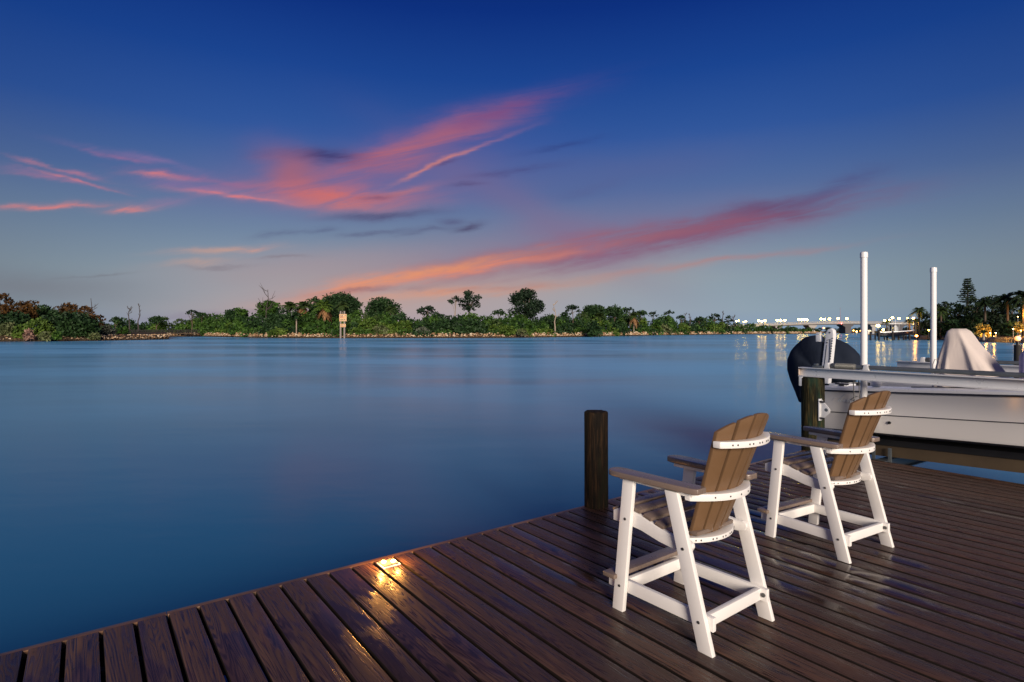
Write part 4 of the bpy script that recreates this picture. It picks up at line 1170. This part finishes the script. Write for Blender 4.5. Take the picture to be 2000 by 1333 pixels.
# ------------------------------------------------------------------ the boat
boat = empty('center_console_boat', Lw(0, 1.4, 0), AX, 'white open boat with covered console and covered outboard on the lift', 'boat')
stn = [(-.12, 1.02), (.8, 1.04), (1.8, 1.045), (2.8, 1.03), (3.6, .93), (4.4, .72), (5.1, .42), (5.7, .06)]
def rise(a): return pz(a) + .012 * max(0, a) ** 1.5 * .5
def sect(a, hw):
    t = max(0, (a - 2.8) / 2.9); r = rise(a)
    fl = 1 - .35 * t
    half = [(0.0, .02 + pz(a) + .45 * t ** 2), (-.86 * hw * fl, .205 + pz(a) + .20 * t), (-.955 * hw * (1 - .2*t), .235 + pz(a) + .2 * t), (-.965 * hw * (1 - .2*t), .262 + pz(a) + .2 * t), (-.985 * hw * (1 - .1*t), .462 + r + .12 * t), (-.998 * hw * (1 - .08*t), .470 + r + .12 * t), (-hw, .745 + r + .1 * t)]
    return half
rows = []
for a, hw in stn:
    h = sect(a, hw)
    rows.append([(a, y, z) for y, z in h[::-1]] + [(a, -y, z) for y, z in h[1:]])
q = MB().grid(rows); q.add(rows[0], [tuple(range(len(rows[0])))])
q.build('hull', GEL, boat, smooth=24)
# gunwale moulding, inner liner
rows = []
for a, hw in stn:
    t = max(0, (a - 2.8) / 2.9); r = rise(a) + .1 * t; w = min(.24, hw * .6); iz = .36 + pz(a) + .2 * t
    half = [(-(hw + .004), .752 + r), (-(hw - .006), .785 + r), (-(hw - .04), .800 + r), (-(hw - w), .808 + r), (-(hw - w - .012), .79 + r), (-(hw - w) * .97, iz)]
    rows.append([(a, y, z) for y, z in half] + [(a, -y, z) for y, z in half[::-1]])
q = MB().grid(rows)
a0 = rows[0]; q.add([a0[3], a0[8], (a0[8][0], a0[8][1], .36), (a0[3][0], a0[3][1], .36)], [(0, 1, 2, 3)])
q.build('deck_liner', GEL2, boat, smooth=30)
for s in (-1, 1):
    MB().tube([(a, s * (hw + .006), .748 + rise(a) + .1 * max(0, (a - 2.8) / 2.9)) for a, hw in stn], .011, 8).build('rub_rail', INK, boat, smooth=50)
    MB().tube([(a, s * .9885 * hw * (1 - .1*max(0, (a - 2.8) / 2.9)), .463 + rise(a) + .12 * max(0, (a - 2.8) / 2.9)) for a, hw in stn], .0055, 6).build('hull_stripe', INK, boat, smooth=50)
hs = lambda a: -np.interp(a, [s_[0] for s_ in stn], [s_[1] for s_ in stn])
MB().tube([(.75, float(hs(.75)) * .978 - .012, .415), (.75, float(hs(.75)) * .978 + .03, .415)], [.018, .018], 14).build('drain_fitting', BLACK, boat)
# cleats and rod holder on the gunwale
q = MB()
for a in (.12, 2.4):
    y = float(hs(a)) + .13; z = .81 + rise(a)
    q.box(a - .03, a + .03, y - .012, y + .012, z - .004, z + .02).tube([(a - .085, y, z + .022), (a + .085, y, z + .022)], .011, 8)
q.build('cleat', BOLT, boat, smooth=40)
MB().tube([(.56, float(hs(.56)) + .11, .8105 + rise(.56)), (.56, float(hs(.56)) + .11, .8145 + rise(.56))], .045, 16).build('rod_holder', BOLT, boat)
MB().box(-.05, .17, -.90, -.62, .79, .835).build('corner_pad', GEL2, boat, bevel=.01)
q = MB().tube([(.95, float(hs(.95)) + .12, .815 + rise(.95)), (1.3, float(hs(1.3)) + .16, .818 + rise(1.3)), (1.8, float(hs(1.8)) + .10, .816 + rise(1.8)), (2.6, float(hs(2.6)) + .06, .815 + rise(2.6))], .007, 6)
q.build('dock_line', BLACK, boat)
# lettering on the hull side near the stern: script strokes and a small line below
def hullpt(a, z, out=.004):
    hw = -float(hs(a)); f = .998 + (.002) * (z - .47) / .28
    return (a, -(hw * f + out), z + rise(a))
def stroke(q, pts, w):
    q.tube([hullpt(a, z) for a, z in pts], [w * (.5 if i in (0, len(pts) - 1) else 1) for i in range(len(pts))], 6)
ls = MB(); x0, sc_ = .04, 1.0
stroke(ls, [(.06, .615), (.09, .655), (.14, .672), (.175, .672)], .0026)
stroke(ls, [(.24, .716), (.19, .672), (.145, .625), (.135, .608), (.15, .606)], .0040)
for k in range(4):
    bx_ = .165 + k * .042
    stroke(ls, [(bx_ + .020, .648), (bx_ + .004, .622), (bx_ + .004, .608), (bx_ + .018, .612), (bx_ + .034, .636)], .0030)
lo_ = ls.build('lettering', GOLDM, boat, smooth=60)
ls = MB()
stroke(ls, [(.40, .690), (.37, .684), (.32, .657), (.295, .642)], .0034)
stroke(ls, [(.295, .642), (.335, .634), (.37, .618)], .0034)
for k in range(9):
    bx_ = .225 + k * .018
    if k == 6: continue
    stroke(ls, [(bx_, .596), (bx_ + .010, .5965)], .0024)
    if k % 2: stroke(ls, [(bx_ + .004, .590), (bx_ + .004, .602)], .0018)
ls.build('lettering', INK, boat, smooth=60)
# outboard under a navy cover, tilted up
def pillow(outline, half, cy, seg=8, pw=.55):
    n = len(outline); cxm = sum(p[0] for p in outline) / n; czm = sum(p[1] for p in outline) / n
    rows = []
    ks = list(range(-seg, seg + 1))
    for k in ks:
        t = k / seg; s = (1 - abs(t) ** 2.2) ** pw if abs(t) < 1 else .0
        s = max(s, .02)
        rows.append([(cxm + (p[0] - cxm) * s, cy + half * t, czm + (p[1] - czm) * s) for p in outline])
    q = MB().grid(rows, close=True)
    return q
def eng(px, py):
    r = (px - 1000) / F
    a = (r * (LY + .77) - (LX + 1.169)) / (.55 + .835 * r); dd = LY + .77 - .835 * a
    return (a, EYE - (py - HZ) * dd / F)
outl = [eng(*p) for p in ((1564, 787), (1556, 765), (1547, 742), (1541, 722), (1541, 704), (1547, 687), (1558, 671), (1574, 661), (1594, 656), (1616, 658), (1636, 664), (1652, 672), (1666, 683), (1676, 694), (1679, 706), (1678, 722), (1674, 742), (1660, 752), (1635, 754), (1610, 752), (1590, 764), (1575, 782))]
ol2 = []
for i in range(len(outl)):
    a, b = outl[i], outl[(i + 1) % len(outl)]
    ol2 += [a, ((a[0] + b[0]) / 2, (a[1] + b[1]) / 2)]
q = pillow(ol2, .27, 0.0, 8)
vv = []
for (a, y, z) in q.v:
    fo = abs(math.sin(6 * a + 4.5 * z + 1.5 * y)) - .5; vv.append((a, y * (1 + .26 * fo) + .012 * math.sin(14 * a + 9 * z), z + .035 * fo * (1 if y < 0 else .3)))
q.v = vv
ob = q.build('outboard_cover', NAVY, boat, smooth=70)
MB().box(-.30, .0, -.16, .16, .42, .80).build('outboard_bracket', BLACK, boat, bevel=.02)
# shallow water anchor on the transom
ap = MB()
def slant(x, z): return x + .085 * (z - .8) / .8
ap.prism([(slant(-.065, .82), .82), (slant(.06, .82), .82), (slant(.058, 1.50), 1.50), (slant(.045, 1.56), 1.56), (slant(.01, 1.59), 1.59), (slant(-.03, 1.575), 1.575), (slant(-.052, 1.53), 1.53), (slant(-.058, 1.40), 1.40)], 1, -.84, -.76)
an = ap.build('anchor_arm', GEL2, boat, bevel=.012, seg=3)
an.location = (-.15, 0, 0)
q = MB()
for x, z in ((.005, 1.53), (-.02, 1.39), (-.03, 1.05), (-.02, .92)): q.tube([(slant(x, z), -.846, z), (slant(x, z), -.838, z)], .010, 10)
q.build('bolt', BOLT, an)
q = MB().tube([(slant(-.02, .86), -.8415, .86), (slant(-.02, 1.36), -.8415, 1.36)], .004, 6).tube([(slant(.04, .95), -.8415, .95), (slant(.038, 1.2), -.8415, 1.2), (slant(.02, 1.44), -.8415, 1.44), (slant(-.03, 1.47), -.8415, 1.42)], .005, 6)
for z in np.arange(1.16, 1.46, .035): q.box(slant(.044, z), slant(.056, z), -.845, -.8405, z, z + .018)
q.build('marking', INK, an)
MB().box(-.12, -.055, -.83, -.77, 1.40, 1.50).box(-.118, -.058, -.825, -.775, 1.505, 1.53).build('hinge_block', GEL2, an, bevel=.006)
MB().tube([(-.085, -.80, .82), (slant(-.085, 1.40), -.80, 1.40)], .022, 10).build('spike', BLACK, an)

# covers lying on the boat
def loft_cover(name, loc, rings, mat, label, wr=.010, creases=()):
    """rings: bottom to top, each (z, a0, a1, halfwidth); superelliptic plan with hanging folds"""
    o_rows = []; n = 180
    for k, (z, a0, a1, hw) in enumerate(rings):
        c = (a0 + a1) / 2; ra = (a1 - a0) / 2; row = []
        fold = wr * (1 - k / (len(rings) - 1)) * .5
        for i in range(n):
            an = 2 * math.pi * i / n; ca, sa = math.cos(an), math.sin(an)
            e = .34
            xx = math.copysign(abs(ca) ** e, ca); yy = math.copysign(abs(sa) ** e, sa)
            fo = 1 + fold * (math.sin(9 * an + 1.3 * z * 4) + .6 * math.sin(17 * an + 2))
            px_, py_ = c + ra * xx * fo, hw * yy * fo
            if py_ < hw * .6:
                for (a0_, z0_, a1_, z1_, dp, wd) in creases:
                    if min(z0_, z1_) <= z <= max(z0_, z1_):
                        ac = a0_ + (a1_ - a0_) * (z - z0_) / (z1_ - z0_); tt = (z - z0_) / (z1_ - z0_)
                        py_ += dp * math.sin(math.pi * min(1, tt * 1.4) * .5) * (math.exp(-((px_ - ac) / wd) ** 2) - .7 * math.exp(-((px_ - ac - wd * 1.9) / wd) ** 2))
            row.append((px_, py_, z + (.0 if k else -.02 * math.sin(7 * an))))
        o_rows.append(row)
    q = MB().grid(o_rows, close=True); q.add(o_rows[-1], [tuple(range(n))])
    o = q.build(name, mat, smooth=60); o.location = loc; o.rotation_euler = (0, 0, AX)
    return o
def rings_between(keys, n=22):
    zs = np.linspace(keys[0][0], keys[-1][0], n); K = np.array(keys)
    return [(float(z),) + tuple(float(np.interp(z, K[:, 0], K[:, j])) for j in (1, 2, 3)) for z in zs]
tc = loft_cover('console_cover', Lw(0, 1.4, 0), rings_between([(.46, .88, 1.84, .34), (.8, .90, 1.68, .33), (1.02, .925, 1.555, .31), (1.22, .965, 1.42, .27), (1.40, 1.01, 1.29, .23), (1.50, 1.03, 1.235, .21), (1.565, 1.05, 1.195, .18), (1.58, 1.075, 1.17, .13)], 34), TAN, '', creases=((1.06, 1.57, .99, .46, .028, .028), (1.16, 1.55, 1.50, .50, .022, .03), (1.10, 1.30, 1.30, .46, .016, .025), (1.35, 1.12, 1.45, .46, .016, .02)))
tag(tc, 'tan canvas cover draped over the console of the white boat', 'boat cover')
q = MB().tube([(.925, -.24, 1.0), (.935, -.275, 1.12), (.965, -.285, 1.19), (1.005, -.287, 1.17), (1.03, -.305, 1.08), (1.04, -.325, .95)], .004, 6); q.build('seam', simple('seam_grey', (.16, .14, .15), .8), tc)
lc = loft_cover('seat_cover', Lw(0, 1.4, 0), rings_between([(.46, 1.79, 2.66, .32), (1.0, 1.765, 2.62, .31), (1.25, 1.765, 2.60, .30), (1.31, 1.785, 2.58, .28), (1.385, 1.90, 2.48, .20)]), LAVENDER, '', .006, ((1.88, 1.36, 1.84, .5, .03, .02), (2.05, 1.36, 2.15, .5, .03, .03)))
tag(lc, 'lavender grey canvas cover cut by the photo edge on the white boat', 'boat cover')

# ------------------------------------------------------------------ sky and light
w = bpy.data.worlds.new('World'); sc.world = w; w.use_nodes = True
t = NT(w.node_tree); bg = w.node_tree.nodes['Background']
tc_ = t.new('ShaderNodeTexCoord'); sp = t.new('ShaderNodeSeparateXYZ'); t.l.new(tc_.outputs['Generated'], sp.inputs[0])
dx, dy, dz = sp.outputs
yy = t.m('MAXIMUM', dy, .03)
u = t.m('DIVIDE', dx, yy); wv = t.m('DIVIDE', dz, yy)          # direction as slopes east and up
hor = t.m('SQRT', t.m('ADD', t.m('MULTIPLY', dx, dx), t.m('MULTIPLY', dy, dy)))
el = t.m('DIVIDE', dz, t.m('MAXIMUM', hor, .02))               # tangent of elevation
elc = t.m('MULTIPLY', el, 1.0, clamp=True)
grad = t.ramp(elc, [(0.0, lin((132, 158, 186))[:3]), (.035, lin((142, 163, 178))[:3]), (.09, lin((136, 156, 170))[:3]), (.16, lin((110, 134, 162))[:3]), (.235, lin((80, 109, 158))[:3]),
                    (.33, lin((48, 87, 156))[:3]), (.44, lin((26, 68, 144))[:3]), (.56, lin((12, 48, 126))[:3]), (.72, lin((6, 32, 98))[:3]), (1.0, lin((5, 24, 76))[:3])])
# west glow behind the island and duller ends
glow = t.m('EXPONENT', t.m('MULTIPLY', t.m('ADD', t.m('POWER', t.m('DIVIDE', t.m('ADD', u, .22), .42), 2.0), t.m('POWER', t.m('DIVIDE', wv, .10), 2.0)), -1.0))
front = t.step(dy, .02, .25)
col = t.mix(t.m('MULTIPLY', t.m('MULTIPLY', glow, .34), front), grad, lin((214, 150, 128)))
dull = t.m('MULTIPLY', t.step(t.m('ABSOLUTE', t.m('SUBTRACT', u, -.02)), .35, 1.0), t.step(el, .0, .20, .55, .30))
col = t.mix(dull, col, t.mix(t.step(el, .04, .34), lin((98, 103, 112)), lin((5, 38, 106))))
# cloud field: streaks laid out by bearing and height, broken up by noise
wn = t.noise(t.comb(t.m('MULTIPLY', u, 4.0), t.m('MULTIPLY', wv, 11.0), 0.3), 1.0, 7, .62)
wn2 = t.noise(t.comb(t.m('MULTIPLY', u, 5.0), t.m('MULTIPLY', wv, 16.0), 4.3), 1.0, 4, .55)
uu = t.m('ADD', u, t.m('MULTIPLY', t.m('SUBTRACT', wn2, .5), .09))
ww = t.m('ADD', wv, t.m('MULTIPLY', t.m('SUBTRACT', wn, .5), .048))
st1 = t.noise(t.comb(t.m('MULTIPLY', t.m('SUBTRACT', u, t.m('MULTIPLY', wv, 1.5)), 7.0), t.m('MULTIPLY', t.m('SUBTRACT', wv, t.m('MULTIPLY', u, .16)), 40.0), 1.1), 1.0, 8, .66, .6)
brk = t.step(st1, .30, .66, .28, 1.12)
CL = [  # bearing px, height px, half length, half thickness, tilt, bend, colour, opacity
    (880, 552, 430, 52, 6, 0, (222, 170, 136), 0.34),
    (1120, 470, 420, 58, 9, 0, (128, 104, 142), 0.52),
    (720, 350, 300, 60, 3, 0, (130, 99, 148), 0.42),
    (1400, 440, 240, 22, 11, 0, (104, 66, 106), 0.80),
    (1510, 408, 110, 15, 7, 0, (74, 58, 104), 0.72),
    (1545, 424, 80, 9, 4, 0, (96, 62, 100), 0.55),
    (1640, 365, 90, 16, 18, 0, (74, 66, 116), 0.40),
    (1290, 466, 340, 25, 10, 0, (138, 88, 114), 0.85),
    (1060, 492, 340, 19, 10, 0, (150, 98, 116), 0.85),
    (900, 530, 250, 9, 10, 0, (238, 142, 108), 0.70),
    (820, 534, 200, 10, 11, 0, (238, 152, 104), 0.78),
    (690, 552, 110, 9, 12, 0, (238, 148, 110), 0.57),
    (1440, 506, 190, 6, 7, 0, (176, 120, 118), 0.57),
    (1080, 552, 280, 9, 7, 0, (196, 144, 126), 0.45),
    (820, 574, 170, 9, 5, 0, (238, 156, 110), 0.66),
    (720, 566, 100, 5, 3, 0, (116, 96, 116), 0.60),
    (960, 560, 120, 5, 5, 0, (150, 108, 116), 0.40),
    (840, 275, 190, 27, 19, 0, (178, 102, 118), 0.78),
    (980, 222, 110, 13, 18, 0, (120, 74, 128), 0.60),
    (740, 312, 130, 20, 10, 0, (191, 103, 110), 0.51),
    (622, 304, 85, 15, -2, 0, (52, 54, 108), 0.90),
    (572, 335, 60, 36, -35, 0, (168, 100, 116), 0.75),
    (655, 376, 150, 20, -3, 0, (206, 110, 108), 0.85),
    (660, 396, 85, 15, -3, 0, (200, 116, 116), 0.75),
    (790, 370, 80, 8, 7, 0, (206, 120, 112), 0.48),
    (872, 313, 105, 4.5, 21, 0, (232, 140, 112), 0.66),
    (735, 378, 40, 5, 4, 0, (90, 66, 108), 0.60),
    (280, 312, 120, 7, -13, 0, (158, 116, 161), 0.38),
    (320, 345, 70, 6, -6, 0, (199, 130, 142), 0.51),
    (450, 380, 120, 8, -6, 0, (195, 128, 142), 0.48),
    (380, 365, 110, 9, -8, 0, (139, 108, 159), 0.42),
    (260, 410, 50, 6, 4, 0, (206, 136, 135), 0.51),
    (330, 398, 60, 8, 8, 0, (167, 120, 156), 0.34),
    (80, 402, 120, 7, 1, 0, (199, 130, 137), 0.51),
    (70, 333, 60, 6, -12, 0, (176, 116, 152), 0.41),
    (120, 350, 90, 5, -10, 0, (186, 116, 146), 0.41),
    (160, 340, 40, 6, -8, 0, (176, 116, 152), 0.34),
    (745, 420, 100, 9, 1, 0, (80, 82, 120), 0.80),
    (550, 456, 45, 6, 6, 0, (82, 86, 124), 0.75),
    (618, 450, 30, 5, 4, 0, (72, 74, 114), 0.75),
    (725, 454, 55, 5, 5, 0, (80, 82, 118), 0.75),
    (815, 452, 45, 5, 6, 0, (80, 82, 118), 0.70),
    (900, 446, 32, 6, 10, 0, (76, 72, 106), 0.80),
    (868, 436, 25, 6, 2, 0, (84, 86, 124), 0.60),
    (1010, 336, 75, 7, 9, 0, (66, 68, 122), 0.60),
    (925, 363, 30, 4, 4, 0, (66, 68, 118), 0.60),
    (880, 318, 30, 4, 12, 0, (70, 62, 116), 0.60),
    (1100, 285, 70, 6, 12, 0, (46, 62, 124), 0.45),
    (1150, 372, 60, 12, 12, 0, (84, 88, 136), 0.30),
    (430, 487, 95, 7, 2, 0, (216, 160, 132), 0.53),
    (500, 486, 30, 4, 4, 0, (232, 156, 126), 0.49),
    (400, 513, 70, 9, 5, 0, (206, 160, 136), 0.49),
    (430, 522, 60, 3.5, 3, 0, (106, 112, 128), 0.65),
    (560, 503, 50, 3, 1, 0, (106, 108, 124), 0.55),
    (180, 541, 60, 3, 2, 0, (108, 112, 122), 0.45),
    (420, 610, 160, 6, 3, 0, (128, 116, 140), 0.50),
    (60, 560, 200, 30, -5, 0, (112, 108, 116), 0.40),
    (110, 328, 70, 3.5, -14, 0, (196, 124, 138), 0.70),
    (150, 352, 70, 3, -16, 0, (204, 124, 134), 0.70),
    (215, 305, 60, 4, -14, 0, (160, 108, 148), 0.60),
    (300, 342, 45, 3.5, -4, 0, (220, 124, 124), 0.80),
    (400, 352, 120, 6, -9, 0, (166, 106, 144), 0.50),
    (470, 384, 75, 3.5, -7, 0, (220, 124, 126), 0.80),
    (90, 403, 95, 3.5, 0, 0, (222, 128, 122), 0.80),
    (255, 412, 35, 3.5, 2, 0, (228, 130, 120), 0.80),
    (1250, 330, 240, 40, 10, 0, (92, 98, 148), 0.35),
    (1050, 420, 260, 40, -30, 0, (134, 104, 138), 0.32),
    (560, 520, 260, 30, 4, 0, (176, 146, 146), 0.35),
]
for (px, py, Lh, Th, tilt, bend, c, op) in CL:
    cu, cw = (px - 1000) / F, (HZ - py) / F
    ct, stt = math.cos(R(tilt)), math.sin(R(tilt))
    du = t.m('SUBTRACT', uu, cu); dw = t.m('SUBTRACT', ww, cw)
    a = t.m('ADD', t.m('MULTIPLY', du, ct * F / Lh), t.m('MULTIPLY', dw, stt * F / Lh))
    b = t.m('ADD', t.m('MULTIPLY', du, -stt * F / Th), t.m('MULTIPLY', dw, ct * F / Th))
    e = t.m('EXPONENT', t.m('MULTIPLY', t.m('MULTIPLY_ADD', a, a, t.m('MULTIPLY', b, b)), -1.0))
    if Th < 28: e = t.m('MULTIPLY', e, brk)
    e = t.m('MULTIPLY', t.m('MULTIPLY', e, op), front, clamp=True)
    col = t.mix(e, col, lin(c))
# below the horizon and behind the viewer: dusk grey
col = t.mix(t.step(dy, .10, -.5), col, t.mix(t.step(el, .0, .9), lin((112, 116, 136)), lin((20, 40, 100))))
# daylight model at its dusk end, faint under the painted twilight colours
sky = t.new('ShaderNodeTexSky', sky_type='NISHITA'); sky.sun_disc = False
SUN_DIR = Vector((0.18, -0.98, 0)).normalized(); SUN_EL = R(17)
sky.sun_elevation = R(1.0); sky.sun_rotation = math.atan2(-.22, 1.0)
col = t.mix(1.0, col, t.mix(1.0, sky.outputs[0], (0.0006, 0.0006, 0.0006, 1), 'MULTIPLY'), 'ADD')
t.l.new(col, bg.inputs['Color']); bg.inputs['Strength'].default_value = 1.0
w.cycles.sampling_method = 'MANUAL'; w.cycles.sample_map_resolution = 512

ld = bpy.data.lights.new('house_light', 'SUN'); ld.energy = 5.0; ld.color = (1.0, .86, .72); ld.angle = R(22)
so = link(bpy.data.objects.new('sun', ld))
v = Vector((SUN_DIR.x * math.cos(SUN_EL), SUN_DIR.y * math.cos(SUN_EL), math.sin(SUN_EL)))
so.rotation_euler = v.to_track_quat('Z', 'Y').to_euler()

# ------------------------------------------------------------------ camera, render
cd = bpy.data.cameras.new('camera'); cam = link(bpy.data.objects.new('camera', cd))
cam.location = (0, 0, EYE); cam.rotation_euler = (R(90), 0, 0)
cd.sensor_width = 36; cd.lens = 36 * F / 2000; cd.shift_y = -(666.5 - HZ) / 2000
cd.clip_start = .05; cd.clip_end = 6000
sc.camera = cam
sc.render.engine = 'CYCLES'
sc.cycles.use_denoising = True
try: sc.cycles.denoiser = 'OPENIMAGEDENOISE'
except Exception: pass
sc.cycles.max_bounces = 6; sc.cycles.glossy_bounces = 3; sc.cycles.diffuse_bounces = 2
sc.cycles.sample_clamp_indirect = 8.0
sc.cycles.caustics_reflective = False; sc.cycles.caustics_refractive = False
sc.view_settings.view_transform = 'Standard'; sc.view_settings.look = 'None'
sc.view_settings.exposure = 0.0; sc.view_settings.gamma = 1.0
